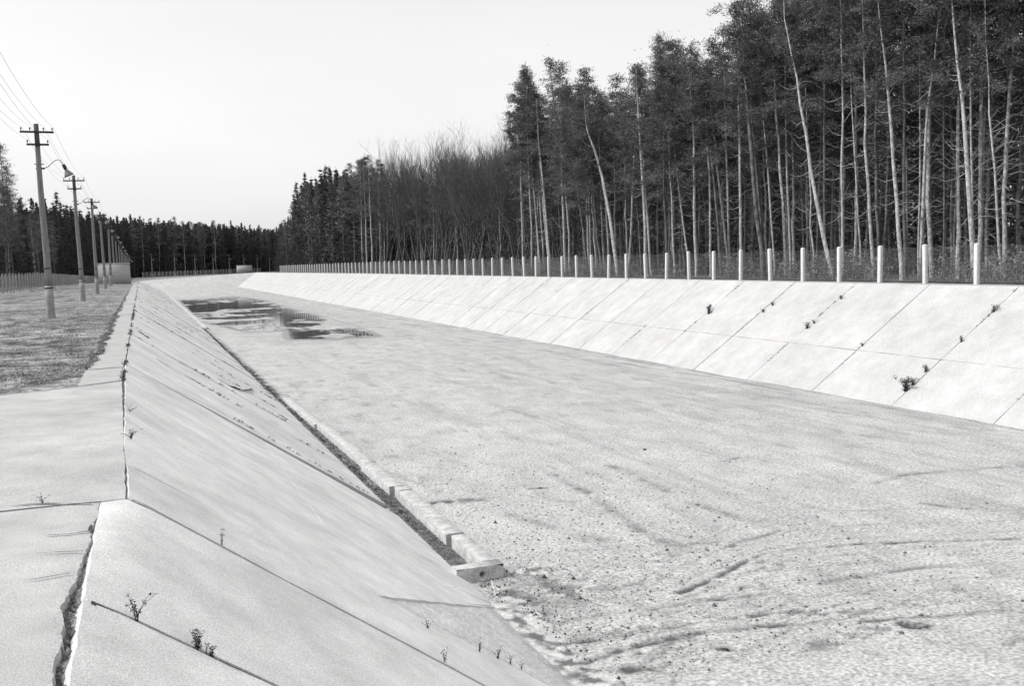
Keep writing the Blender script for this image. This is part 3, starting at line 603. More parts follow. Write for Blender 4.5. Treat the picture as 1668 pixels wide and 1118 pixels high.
C = np.array(C); dist = C[:, 1:2]; CC = np.repeat(C, 9, 0)+rng.normal(0, 1, (len(C)*9, 3))*[.02, .03, .012]+[0, 0, .01]
mb.blades(CC, .045, .012, rng, .8); tag(mb.obj('joint_grass', MT['weed']), kind='stuff')
# dry turf on the left bank
mb = MB(); n = 46000; s_ = 14.9+rng.exponential(14, n); x_ = -.9-rng.exponential(3.2, n); ok = (s_ < 95) & (x_ > -12); s_, x_ = s_[ok], x_[ok]
dn = fbm(x_, s_, 1.1, 4, 3); ok = dn+rng.uniform(-.35, .35, len(s_)) > -.05; s_, x_ = s_[ok], x_[ok]
z_ = -.035+fbm(x_, s_, .5, 5, 3)*.05+fbm(x_, s_, 3.0, 3, 9)*.02+.012
c_ = np.stack([x_, s_, z_], 1); mb.blades(c_, .05, .012, rng, .5); tag(mb.obj('dry_turf', MT['grass']), kind='stuff')

mb = MB(); n = 5200; s_ = 16.8+rng.exponential(16, n); s_ = s_[s_ < 110]; n = len(s_); cl = fbm(s_, s_*0, 1.1, 4, 44)
x_ = -.84+np.clip(cl*.16, -.04, .09)+rng.normal(0, .03, n); mb.blades(np.stack([x_, s_, rng.uniform(-.01, .035, n)], 1), .07, .012, rng, .7); tag(mb.obj('verge_grass', MT['grass']), kind='stuff')
# ---------------------------------------------------------------- concrete post fences with wire mesh
def fence(name, label, pts, h, w, cap_n=100, mesh_h=None, group=None, pmat='post'):
    t = empty(name, tuple(pts[0])); tag(t, label, 'fence')
    P0 = np.array(pts[0])
    def post_mesh(hh):
        mb = MB(); a = w/2; prof = [(a, -.25), (a, hh-.06), (a*.92, hh-.03), (a*.7, hh-.008), (a*.25, hh)]
        K = 12; sq = [(math.copysign(abs(math.cos(q))**.45, math.cos(q)), math.copysign(abs(math.sin(q))**.45, math.sin(q))) for q in [2*math.pi*(k+.5)/K for k in range(K)]]
        V = [(r*x, r*y, z) for r, z in prof for x, y in sq]+[(0, 0, hh)]; n = len(prof)
        mb.add(V, [(i*K+k, i*K+(k+1) % K, (i+1)*K+(k+1) % K, (i+1)*K+k) for i in range(n-1) for k in range(K)], [((n-1)*K+k, (n-1)*K+(k+1) % K, n*K) for k in range(K)])
        return mb.mesh('post', MT[pmat])
    pm = post_mesh(h); ang = math.atan2(pts[-1][1]-pts[0][1], pts[-1][0]-pts[0][0])
    for p in pts:
        o = link('post', pm, t, np.array(p)-P0+[0, 0, rnd.uniform(-.03, .02)]); o.rotation_euler = (rnd.gauss(0, .016), rnd.gauss(0, .016), ang+rnd.gauss(0, .08))
    # woven wire: strands and stays as thin rods
    mb = MB(); mh = mesh_h or h-.13; r = .0016
    off = .09 if pts[0][0] > 10 else -.0
    A = np.array(pts)-P0
    for j in range(int(mh/.06)+1):
        z = .03+j*(mh-.03)/int(mh/.06); rr = .0022 if j in (0, int(mh/.06)) else r
        mb.tube(A+[0, 0, z], rr, 3, caps=False)
    for a, b in zip(A[:-1], A[1:]):
        L = np.linalg.norm(b-a); n = int(L/.06); tt = (np.arange(n)+.5)/n; C = a+(b-a)*tt[:, None]; d = (b-a)/L*r; e = np.array([-d[1], d[0], 0])
        V = np.stack([C+d+[0, 0, .03], C-d*.5+e+[0, 0, .03], C-d*.5-e+[0, 0, .03], C+d+[0, 0, mh], C-d*.5+e+[0, 0, mh], C-d*.5-e+[0, 0, mh]], 1)
        f = np.array([(0, 1, 4, 3), (1, 2, 5, 4), (2, 0, 3, 5)]); mb.add(V.reshape(-1, 3), (f[None]+np.arange(n)[:, None, None]*6).reshape(-1, 4))
    mb.obj('wire_mesh', MT['wire'], t)
    return t
RP = [(25.02, 25.2+2.254*k, float(right_z(25.2+2.254*k))+.02) for k in range(-1, 77)]
fence('wire_fence', 'long fence of pale concrete posts and wire mesh along the right crest', RP, 1.33, .15)
LPp = [(-9.8, 80.0+2.3*k, float(left_z(80.0+2.3*k))+.12) for k in range(-2, 97)]
fence('wire_fence', 'grey mesh fence with low posts left of the lamp poles, before the dark wood', LPp, 1.36, .12, mesh_h=1.2, pmat='post_old')
fa, fb = np.array([.5, 312.0]), np.array([47.0, 432.0]); nf = 40
FP = [tuple(fa+(fb-fa)*k/nf)+(float(-1.1),) for k in range(nf+1)]
fence('wire_fence', 'distant post fence across the far end of the basin under the dark wood', FP, 1.75, .17, pmat='post_old')

# ---------------------------------------------------------------- huts
def hut(name, label, x0, x1, y0, y1, z, h, ov, door=False):
    t = empty(name, (x0, y0, z)); tag(t, label, 'hut'); W, D = x1-x0, y1-y0
    mb = MB(); mb.box(0, W, 0, D, -.3, h-.12); mb.obj('wall', MT['wall'], t)
    mb = MB(); mb.box(-ov, W+ov, -ov, D+ov, h-.118, h); mb.obj('roof', MT['roof' if not door else 'wall'], t)
    mb = MB(); mb.box(-.03, W+.03, -.03, D+.03, -.3, .12); mb.obj('plinth', MT['roof'], t)
    if door:
        mb = MB(); mb.box(-.02, .02, D*.35, D*.75, .14, 1.9); mb.obj('door', MT['poletop'], t)
    return t
hut('service_hut', 'pale flat roofed concrete hut behind the lamp poles on the left bank', -4.3, -1.08, 117, 119.6, -.02, 2.28, .04, True)
hut('pump_hut', 'tiny whitish box hut on the far right corner of the basin', 22.9, 26.4, 262, 265, .05, 1.75, .05)

# ---------------------------------------------------------------- lamp poles
PARTS = []
def build_pole():
    t = empty('lamp_pole', (0, 0, 0))
    H1 = 6.27
    mb = MB(); zs = np.linspace(.95, H1, 12); rr = np.interp(zs, [.95, H1], [.115, .070]); mb.tube([(0.0+.012*math.sin(z*1.1), .01*math.cos(z), z) for z in zs], rr, 14)
    mb.obj('pole', MT['pole'], t, True)
    mb = MB(); mb.tube([(0, 0, -.3), (0, 0, 0), (0, 0, .6), (0, 0, 1.05)], [.150, .138, .130, .120], 14); mb.obj('footing', MT['footing'], t, True)
    for z in (.98, 1.62):
        mb = MB(); mb.tube([(0, 0, z-.02), (0, 0, z+.02)], [.135, .135] if z < 1 else [.118, .118], 14); mb.tube([(.1, 0, z), (.2, 0, z)], .014, 6); mb.obj('band', MT['iron'], t)
    mb = MB(); mb.tube([(0, 0, 5.55), (0, 0, H1+.02)], [.078, .073], 12); mb.obj('pole_head', MT['poletop'], t, True)
    for z, l in ((6.02, .50), (5.62, .33)):
        mb = MB(); mb.box(-l, l, -.115, -.072, z-.032, z+.032); mb.obj('crossarm', MT['iron'], t)
    for z, xs_ in ((6.02, (-.46, -.2, .2, .46)), (5.62, (-.30, .30))):
        for x in xs_:
            mb = MB(); mb.tube([(x, -.093, z+.03), (x, -.093, z+.075)], .008, 6); mb.tube([(x, -.093, z+.07), (x, -.093, z+.085), (x, -.093, z+.105), (x, -.093, z+.12), (x, -.093, z+.145)], [.018, .030, .018, .028, .012], 10); mb.obj('insulator', MT['porcelain'], t, True)
    mb = MB(); mb.tube([(-.1, .0, 4.86), (.16, 0, 4.86)], .03, 8); mb.obj('bracket', MT['iron'], t)
    for z in (5.0, 3.2): mb = MB(); mb.tube([(-.14, 0, z), (.14, 0, z)], .016, 6); mb.obj('step_bolt', MT['iron'], t)
    pts = [(.08, 0, 4.84), (.25, 0, 4.91), (.40, 0, 5.05), (.50, 0, 5.13), (.58, 0, 5.15), (.65, 0, 5.12), (.70, 0, 5.04), (.725, 0, 4.98)]
    mb = MB(); mb.tube(pts, .011, 8); arm = mb.obj('lamp_arm', MT['iron'], t, True)
    d = np.array([.42, -.05, -1.0]); d /= np.linalg.norm(d); p0 = np.array([.72, 0, 5.0])
    mb = MB(); mb.tube([p0+d*a for a in (0, .02, .16, .18)], [.03, .055, .055, .045], 14); mb.obj('socket', MT['iron'], arm, True)
    mb = MB(); mb.tube([p0+d*a for a in (.17, .22, .30, .36, .40, .405, .36, .30, .24)], [.04, .06, .105, .14, .165, .158, .133, .098, .05], 20, caps=False); mb.obj('lamp_shade', MT['shade'], arm, True)
    mb = MB(); mb.tube([p0+d*a for a in (.20, .26, .31, .34, .355)], [.02, .05, .058, .04, .01], 12); mb.obj('bulb', MT['post'], arm, True)
    return t
def children(o): return [c for c in COL.objects if c.parent == o]
def copy_tree(o, parent=None):
    c = o.copy(); COL.objects.link(c); c.parent = parent
    for ch in kids.get(o.name, []): copy_tree(ch, c)
    return c
proto = build_pole(); kids = {}
def snapshot(o):
    kids[o.name] = children(o)
    for c in kids[o.name]: snapshot(c)
snapshot(proto)
poles = [(-2.85, 36.4), (-2.82, 55.5), (-2.80, 73.0), (-2.8, 89.8), (-2.82, 107.2)]+[(-2.8, 107.2+17.6*k) for k in range(1, 12)]
PP = [p+(float(left_z(p[1])),) for p in poles]
dline = (fb-fa)/np.linalg.norm(fb-fa)
far = [tuple(np.array([3.1, 306.0])+dline*18.6*k)+(-1.1,) for k in range(8)]
fl = [('nearest round wooden lamp pole, with two crossarms and bent arm lamp', ), ]
for i, p in enumerate(PP):
    o = proto if i == 0 else copy_tree(proto)
    o.location = p; o.rotation_euler = (rnd.gauss(0, .004), R(-.6) if i < 2 else rnd.gauss(0, .008), rnd.gauss(0, .06)+(.05 if i == 0 else 0))
    lab = 'nearest and tallest looking wooden lamp pole on the left bank' if i == 0 else f'{ORD[i]} wooden lamp pole of the left bank row, counted from the nearest'
    tag(o, lab, 'lamp pole', 'wooden lamp poles along the left bank')
for i, p in enumerate(far):
    o = copy_tree(proto); o.location = p; o.rotation_euler = (0, 0, -R(58)); o.scale = (1.1, 1.1, 1.1)
    tag(o, f'{ORD[i]} small pole from the left in the row across the far end of the basin', 'lamp pole', 'far lamp poles across the end of the basin')
# overhead wires
for (x, z), lab in zip(((-.46, 6.16), (-.2, 6.16), (.2, 6.16), (.46, 6.16), (-.30, 5.76), (.30, 5.76)),
                       ('overhead wire on the left end of the upper crossarms', 'overhead wire on the upper crossarms just left of the poles', 'overhead wire on the upper crossarms just right of the poles', 'overhead wire on the right end of the upper crossarms', 'overhead wire on the left end of the lower crossarms', 'overhead wire on the right end of the lower crossarms')):
    sup = [(-2.85, 18.0, 0.0), ]; sup = [(-2.85, -17.0, 0)]+sup+PP
    pts = [np.array([a[0]+x, a[1]-.09, a[2]+z]) for a in sup]
    c, s = math.cos(-R(58)), math.sin(-R(58)); pts += [np.array([a[0]+1.1*(x*c), a[1]+1.1*(x*s), a[2]+1.1*z]) for a in far]
    W = []
    for a, b in zip(pts[:-1], pts[1:]):
        for t in np.linspace(0, 1, 9)[:-1]: W.append(a+(b-a)*t-np.array([0, 0, .32*4*t*(1-t)]))
    W.append(pts[-1]); mb = MB(); mb.tube(np.array(W), .0035, 4); tag(mb.obj('overhead_wire', MT['cable']), lab, 'wire', 'overhead wires strung along the lamp poles')
FRONT = [
(27.0, 39.88, 0.199, [(0.77, 5.3), (1.24, 9.0)]),
(28.2, 39.85, 0.086, [(0.31, 4.5), (0.69, 7.3), (0.91, 9.6)]),
(28.8, 40.31, 0.072, [(0.18, 5.2), (0.33, 9.7)]),
(27.1, 34.94, 0.102, [(1.22, 3.1), (1.65, 5.8), (2.45, 8.5), (2.94, 10.3)]),
(28.3, 37.1, 0.081, [(0.06, 4.1), (-0.07, 7.7), (0.03, 9.6)]),
(27.6, 35.0, 0.077, [(0.04, 3.1), (0.09, 8.7)]),
(27.8, 33.37, 0.087, [(0.32, 4.7), (0.5, 7.9)]),
(27.2, 31.02, 0.093, [(0.37, 2.9), (0.63, 5.3), (0.89, 7.9), (1.22, 9.9)]),
(27.9, 31.68, 0.084, [(0.09, 4.9), (0.15, 10.3)]),
(28.0, 31.0, 0.07, [(-0.3, 5.4), (-0.53, 7.4), (-0.82, 8.2)]),
(27.4, 27.68, 0.107, [(0.19, 2.7), (0.46, 5.4), (0.72, 7.3), (1.01, 8.9)]),
(28.6, 29.02, 0.056, [(0.08, 4.3), (0.11, 8.5)]),
(28.9, 28.89, 0.045, [(0.02, 6.5)]),
(27.8, 26.89, 0.053, [(0.35, 4.8), (0.6, 6.3)]),
(28.6, 35.12, 0.052, [(0.28, 5.3), (0.44, 7.5)]),
(28.8, 38.58, 0.056, [(0.32, 4.4), (0.4, 6.1)]),
(28.5, 30.32, 0.046, [(0.05, 6.7)]),
(28.4, 41.04, 0.059, [(0.44, 6.4), (0.95, 8.7)]),
(28.8, 31.98, 0.048, [(-0.0, 6.8)]),
(27.0, 55.09, 0.148, [(1.13, 4.5), (2.14, 6.9), (3.77, 9.1)]),
(27.8, 59.05, 0.099, [(0.82, 4.4), (1.21, 8.3)]),
(28.3, 53.19, 0.091, [(0.66, 5.6), (0.95, 10.7)]),
(27.6, 52.36, 0.125, [(0.46, 5.5), (0.88, 10.4)]),
(28.2, 56.03, 0.094, [(-0.67, 5.7), (-1.29, 8.2)]),
(27.4, 49.65, 0.085, [(0.17, 5.3), (0.28, 8.3)]),
(27.6, 49.23, 0.068, [(0.51, 5.3), (0.55, 8.3)]),
(28.2, 48.52, 0.067, [(1.25, 5.3), (1.77, 7.7)]),
(27.7, 47.11, 0.098, [(0.12, 5.1), (-0.06, 6.5), (0.28, 8.8)]),
(28.2, 45.44, 0.079, [(0.37, 5.7), (1.35, 7.8), (2.26, 8.5)]),
(28.5, 45.26, 0.079, [(0.66, 5.0), (1.35, 8.3)]),
(28.7, 45.43, 0.08, [(0.28, 8.6)]),
(27.5, 42.46, 0.09, [(0.06, 5.4), (0.11, 8.6)]),
(27.4, 60.36, 0.1, [(1.06, 5.3), (1.92, 7.5)]),
(27.8, 64.93, 0.128, [(0.17, 7.6)]),
(28.0, 68.33, 0.112, [(1.19, 7.8)]),
(28.4, 70.26, 0.092, [(1.16, 7.8)]),
(28.2, 70.77, 0.092, [(0.85, 7.8)]),
(27.6, 72.83, 0.094, [(-0.04, 7.1)]),
(28.3, 59.06, 0.079, [(0.36, 5.0), (0.78, 6.1)]),
(28.6, 62.46, 0.083, [(0.08, 6.3)]),
(28.4, 54.65, 0.074, [(0.93, 5.8)]),
(27.3, 125.07, 0.192, [(-0.41, 6.0), (-0.07, 9.3)]),
(27.6, 130.1, 0.16, [(-0.35, 6.8)]),
(27.8, 133.45, 0.163, [(-0.65, 6.5)]),
(27.4, 136.89, 0.167, [(-0.39, 4.1)]),
(27.5, 70.63, 0.092, [(0.11, 6.8)]),
(27.9, 69.96, 0.091, [(1.04, 7.7)]),
(27.3, 66.45, 0.109, [(1.37, 7.5)]),
(28.1, 73.77, 0.096, [(0.33, 7.1)]),
]
# ---------------------------------------------------------------- trees
def crown_pine(h, base, rmax, nb, seed, dens=1.0, blade=(.17, .045), low=False):
    r = np.random.default_rng(seed); mb = MB(); C = []
    ph = r.uniform(0, 6.28, 3)
    for i in range(nb):
        t = (i+r.random())/nb; z = base+(h-base)*t**.9; az = i*2.4+r.normal(0, .5)
        env = (math.sin(math.pi*min(1, (t*.82+.16)))**.7)*(1-.55*t)
        L = rmax*env*(.45+.5*(1+math.sin(az*2+ph[0]+t*5))/2+.24*r.normal()); L = max(.22, L)
        rise = .25+.55*t+r.normal(0, .22); k = 5
        P = np.array([(math.cos(az)*L*u, math.sin(az)*L*u, z+L*(rise*u**1.4)-.08*u) for u in np.linspace(0, 1, k)]); P[1:] += r.normal(0, .05, (k-1, 3))
        mb.m = 1; mb.tube(P, np.linspace(.022*(1.2-t), .005, k), 3, caps=False); mb.m = 0
        for u in r.uniform(.45, 1.08, max(3, int(L*5*dens))):
            c = np.array([np.interp(u, np.linspace(0, 1, k), P[:, a]) for a in range(3)])+r.normal(0, .09, 3)
            m = int(26*dens*r.uniform(.5, 1.5)); q = r.normal(0, 1, (m, 3))*[.17, .17, .075]+c; C.append(q)
    m = int(34*dens); C.append(r.normal(0, 1, (m, 3))*[.08, .08, .3]+[0, 0, h-.25])
    mb.blades(np.concatenate(C), blade[0], blade[1], r, .35)
    return mb.mesh('crown', [MT['needle'], MT['bark']])
def crown_spruce(h, rb, seed, base=.6, dens=1.0):
    r = np.random.default_rng(seed); mb = MB(); C = []; lv = int((h-base)/.42)
    for i in range(lv):
        t = i/lv; z0 = base+(h-base)*t; Rr = rb*(1-t)**.85*(1+.12*r.normal())+.08
        for k in range(9 if t < .8 else 6):
            az = r.uniform(0, 6.28); L = Rr*r.uniform(.55, 1.2); z = z0+r.uniform(-.3, .3)
            for u in np.arange(.25, 1.01, .22/max(.6, L)):
                m = max(4, int(9*dens)); C.append(r.normal(0, 1, (m, 3))*[.11, .11, .05]+[math.cos(az)*L*u, math.sin(az)*L*u, z-.28*L*u+.12*L*u*u])
    C.append(r.normal(0, 1, (14, 3))*[.04, .04, .22]+[0, 0, h-.1])
    mb.blades(np.concatenate(C), .26, .075, r, -.1)
    return mb.mesh('crown', [MT['spruce']])
def trunk_mesh(pts, rads, seed, mt='bark', twigs=10, k=8, tw=(2.0, 7.0), tl=.9):
    r = np.random.default_rng(seed); mb = MB(); P = np.asarray(pts, float)
    n = 14; t = np.linspace(0, 1, n); tt = np.linspace(0, 1, len(P)); Q = np.stack([np.interp(t, tt, P[:, a]) for a in range(3)], 1)
    for _ in range(2): Q[1:-1] = (Q[:-2]+Q[1:-1]*2+Q[2:])/4
    Q[1:-1, :2] += r.normal(0, .022, (n-2, 2)); mb.tube(Q, np.interp(t, np.linspace(0, 1, len(rads)), rads), k, caps=False)
    mb.m = 1
    for i in range(twigs):
        z = r.uniform(*tw); c = np.array([np.interp(z, Q[:, 2], Q[:, a]) for a in (0, 1)]+[z]); az = r.uniform(0, 6.28); L = tl*r.uniform(.3, 1.2); up = r.normal(.2, .35)
        B = [c+np.array([math.cos(az)*L*u, math.sin(az)*L*u, L*up*u+.12*L*math.sin(u*5+az)]) for u in (0, .3, .6, 1)]; mb.tube(B, [.014, .010, .007, .003], 3, caps=False)
    return mb.mesh('trunk', [MT[mt], MT[mt]], True)
def bare_mesh(h, seed, depth=5):
    r = np.random.default_rng(seed); T = MB(); K = MB()
    def grow(p, d, L, rad, lev):
        n = 4; P = [p]; 
        for i in range(n): d = d+r.normal(0, .10, 3)+[0, 0, .07]; d = d/np.linalg.norm(d); p = p+d*L/n; P.append(p)
        (T if lev == 0 else K).tube(P, np.linspace(rad, rad*.62, n+1), 8 if lev == 0 else 3, caps=False)
        if lev >= depth: return
        m = [5, 4, 4, 3, 3, 3][lev]
        for i in range(m):
            u = r.uniform(.35, 1.0) if lev else r.uniform(.45, 1.0); b = P[min(n, int(u*n+.5))]
            a = r.normal(size=3); a[2] = abs(a[2])*.4; a /= np.linalg.norm(a); sp = r.uniform(.35, .75)
            nd = d*(1-sp*.5)+a*sp; nd[2] += .25; nd /= np.linalg.norm(nd); grow(b, nd, L*r.uniform(.5, .75), max(.004, rad*.5), lev+1)
        if lev == 0: grow(P[-1], d, L*.6, rad*.6, 1)
    grow(np.zeros(3), np.array([0, 0, 1.]), h*.5, h*.0085, 0)
    return T.mesh('trunk', MT['bark'], True), K.mesh('branches', MT['twig'])
HP = 14.0
PC = [crown_pine(HP, 6.6, 2.05, 46, 100+i) for i in range(4)]+[crown_pine(HP, 4.6, 1.9, 60, 110+i) for i in range(2)]+[crown_pine(HP, 8.6, 1.8, 34, 120)]
PT = [trunk_mesh([(0, 0, -.2), (r_.uniform(-.15, .15), r_.uniform(-.15, .15), 4), (r_.uniform(-.25, .25), r_.uniform(-.25, .25), 8), (0, 0, 13.7)], [.088, .068, .05, .012], 200+i, 'bark' if i % 3 else 'bark_pale', 34, 6, (1.2, 9)) for i, r_ in enumerate([random.Random(k) for k in range(7)])]
SC = [crown_spruce(16, 2.3, 300+i) for i in range(3)]
STK = trunk_mesh([(0, 0, -.2), (0, 0, 15)], [.17, .02], 310, 'bark', 0)
BR = [bare_mesh(12.5, 400+i) for i in range(4)]
def tree(kind, x, y, z, sc, rz, label, cat, group, v=None, crown_name='crown'):
    t = empty({'pine': 'pine_tree', 'spruce': 'spruce_tree', 'bare': 'bare_tree'}[kind], (x, y, z), rz); tag(t, label, cat, group)
    t.scale = (sc*rnd.uniform(.9, 1.12), sc*rnd.uniform(.9, 1.12), sc); t.rotation_euler = (rnd.gauss(0, .02), rnd.gauss(0, .02), rz)
    if kind == 'pine': v = rnd.randrange(7) if v is None else v; link('trunk', PT[v % 7], t); link('crown', PC[v], t)
    elif kind == 'spruce': link('trunk', STK, t); link('crown', SC[rnd.randrange(3) if v is None else v], t)
    else: a, b = BR[rnd.randrange(4) if v is None else v]; link('trunk', a, t); link('branches', b, t)
    return t
def hprof(s):        # height of the wood along the right bank
    return np.interp(s, [20, 38, 43, 45.5, 49.5, 51.5, 53.5, 57, 60, 64, 68, 71, 74.5, 78, 82, 100, 120, 136, 150, 165, 190, 200], [15, 14.8, 14.0, 12.9, 12.7, 14.0, 12.2, 11.8, 12.4, 13.2, 14.2, 15.4, 13.8, 11.5, 10.8, 11.6, 13.0, 15.0, 15.4, 16.6, 17, 15])
# front rank behind the right fence: every trunk placed by itself
post_s = [p[1] for p in RP]
info = []
for i, (X, sb, w, pts) in enumerate(FRONT):
    g = sum(1 for s in post_s[1:] if s < sb-(X-25.0)*sb/25.0*0)     # posts nearer than this trunk
    info.append([i, X, sb, w, pts])
px_of = lambda x, y, z: (lambda d: 834+FPX*(d@CR)/(d@CF))(np.array([x, y, z-EYE]))
post_px = [px_of(*p) for p in RP[1:]]
gaps = {}
for it in info:
    bx_ = px_of(it[1], it[2], .3); k = sum(1 for q in post_px if q > bx_); it.append(bx_); gaps.setdefault(k, []).append(it)
def ordinal(n):
    if n <= 20: return ORD[n-1]
    return {20: 'twenty', 30: 'thirty', 40: 'forty', 50: 'fifty', 60: 'sixty'}[n//10*10]+('-'+ORD[n % 10-1] if n % 10 else 'eth').replace('tyeth', 'tieth')
ORDN = lambda k: str(k)
for k, L_ in gaps.items():
    L_.sort(key=lambda t: t[5]); n = len(L_)
    for j, (i, X, sb, w, pts, bx_) in enumerate(L_):
        lean = pts[-1][0]; look = 'thick' if w > .13 else ('slender' if w < .06 else 'pale')
        tilt = ' tilted left' if lean/max(pts[-1][1], 1) > .16 else (' tilted right' if lean < -.5 else '')
        where = f'right of the {ordinal(k)} fence post from the right edge' if False else (f'by fence post {ORDN(k)} from the right' if k else 'right of the last fence post')
        which = '' if n == 1 else f', {["leftmost", "rightmost"][j] if n == 2 else (["leftmost", "middle", "rightmost"][j] if n == 3 else ORD[j]+" from left")} of {["", "", "two", "three", "four", "five", "six", "seven"][n]}'
        lab = f'{look} trunk{tilt} {where}{which}'.replace('second from left', 'second').replace('third from left', 'third').replace('first from left', 'leftmost')
        top_h = max(lastz+1.5 if False else 0, float(hprof(sb))-.4+rnd.uniform(-.8, .6)) if sb < 100 else 14.5
        lastdx, lastz = pts[-1]; slope = (lastdx/lastz)*.5; topdx = lastdx+slope*(top_h-lastz)
        P = [(0, 0, -.25), (0, 0, .15)]+[(rnd.uniform(-.1, .1), a, b-.2) for a, b in pts]+[(0, topdx*.97, top_h*.8 if top_h*.8 > lastz+.3 else lastz+.6), (0, topdx, top_h-.3)]
        w = min(w*.9, .125)
        t = empty('pine_tree', (X, sb, .2)); tag(t, lab, 'tree', 'front rank trunks behind the right fence')
        tm = MB(); me = trunk_mesh(P, [w*1.12, w, w*.84, w*.68, w*.42, w*.2, .010], 500+i, 'bark_pale' if i % 4 else 'bark', 26, 8, (2.2, max(4, lastz-.5)), 1.1); link('trunk', me, t)
        c = link('crown', PC[rnd.choice([0, 1, 2, 3, 6])], t, (0, topdx*.96, (top_h-HP))); c.rotation_euler = (-(slope)*.6, 0, rnd.uniform(0, 6.28)); c.scale = (1, 1, 1)
# one forked limb that shows clearly in the front rank
taken = [(it[1], it[2]) for it in info]
npine = 0; cand = []
for row in range(5):
    s = 20.0+row*.4
    while s < 204:
        x = 28.9+row*1.7+rnd.uniform(-.7, .7); cand.append((x, s+rnd.uniform(-.5, .5), row)); s += rnd.uniform(1.15, 2.1)*(1 if s < 90 else 1.45)
pool = [c for c in cand if all((c[0]-a)**2+(c[1]-b)**2 > .35 for a, b in taken)]
pool.sort(key=lambda c: c[1]+c[2]*4)
nb = ns = 0
rest = []
for x, s, row in pool:
    hh = float(hprof(s*29/x)); z = float(gz(x, s))
    if 73 < s < 128 and rnd.random() < (.62 if row < 3 else .3):
        tree('bare', x, s, z, (float(np.interp(s, [77, 95, 128], [10.2, 12.0, 13.6]))+rnd.uniform(-.9, .8))/13.0, rnd.uniform(0, 6.28), 'leafless deciduous tree in the bare grey belt of the right wood', 'tree', 'leafless trees right of the basin'); nb += 1
    elif s > 158 and rnd.random() < .75 or (132 < s <= 158 and rnd.random() < .3):
        tree('spruce', x, s, z, (hh+rnd.gauss(-.6, 1.1))/16, rnd.uniform(0, 6.28), 'dark conical spruce at the far end of the wood on the right bank', 'tree', 'spruces at the far end of the right wood'); ns += 1
    elif npine < 295-60:
        low = -2.6 if 77 < s < 128 else 0
        tree('pine', x, s, z, (hh+low+rnd.gauss(-.7, .75))/HP, rnd.uniform(0, 6.28), 'tall dark pine standing in the wood behind the front trunks of the right bank', 'tree', 'pines inside the right wood'); npine += 1
    else: rest.append((x, s))
print('trees', npine, nb, ns, len(rest))
# the depth of the woods: one object each
def lowpoly_trees(items, seed, spr=.5):
    r = np.random.default_rng(seed); mb = MB()
    for x, y, z, h in items:
        mb.m = 1; mb.tube([(x, y, z-.2), (x+r.normal(0, .1), y+r.normal(0, .1), z+h*.5), (x, y, z+h*.93)], [h*.008, h*.006, .01], 4, caps=False); mb.m = 0
        sp = r.random() < spr; n = int(30*h) if sp else int(24*h)
        if sp: t = r.random(n)**.8; base = .1; rad = h*.13*(1-t)**.9+.1
        else: t = r.random(n); base = .42; rad = h*.10*np.sin(np.pi*np.clip(t*.85+.15, 0, 1))**.7*(1-.4*t)+.1
        zz = z+h*(base+(1-base)*t); a = r.uniform(0, 6.28, n); k = r.integers(0, 14, n); a = a*.3+k*.9; rr = rad*np.sqrt(r.random(n))*(1+.25*np.sin(zz*4+k))
        mb.blades(np.stack([x+rr*np.cos(a), y+rr*np.sin(a), zz-rr*.2], 1), h*.042, h*.013, r, .1)
    return mb
items = [(x, s, float(gz(x, s)), float(hprof(s*29/x))-1.2+rnd.gauss(0, .8)-(2.5 if 77 < s < 128 else 0)) for x, s in rest]
for k in range(1150):
    x = 37+abs(rnd.gauss(0, 1))*17; s = rnd.uniform(12, 250); items.append((x, s, float(gz(x, s)), float(np.interp(s*29/x, [0, 40, 56, 62, 70, 78, 88, 125, 160, 200], [13.5, 13.2, 11.0, 12, 13, 12, 10.5, 11, 14.5, 14.5]))+rnd.gauss(-.6, 1.0)))
for k in range(420):                                     # the edge that runs on from the right bank to the far wood
    u = rnd.random(); e = np.array([31, 200.])+(np.array([58, 440.])-[31, 200])*u; d = abs(rnd.gauss(0, 1))*16; items.append((e[0]+d+rnd.uniform(0, 2), e[1]+rnd.gauss(0, 3), -.6, (15.5 if u < .1 else 13.5+u*3)+rnd.gauss(0, 1.6)))
tag(lowpoly_trees(items, 5).obj('deep_wood', [MT['needle'], MT['bark']]), kind='stuff')
items = []
for k in range(900):
    s = rnd.uniform(80, 350); xe_ = np.interp(s, [100, 180, 270, 340], [-17, -17.5, -15, -10]); d = abs(rnd.gauss(0, 1))*16+2.5; items.append((xe_-d, s, float(left_z(s)), (np.interp(s, [100, 150, 185, 215, 235, 330], [13.5, 13, 11.2, 12, 16.5, 18])+rnd.gauss(-.8, 1.2))))
for k in range(900):
    u = rnd.random(); e = np.array([-12, 338.])+(np.array([72, 500.])-[-12, 338])*u; d = abs(rnd.gauss(0, 1))*20+4; items.append((e[0]-d*.75*.9+rnd.gauss(0, 2), e[1]+d*.62+rnd.gauss(0, 2), -1.1, 18.2+rnd.gauss(-.4, 1.3)+d*.03))
tag(lowpoly_trees(items, 6, .6).obj('far_wood', [MT['spruce'], MT['bark']]), kind='stuff')
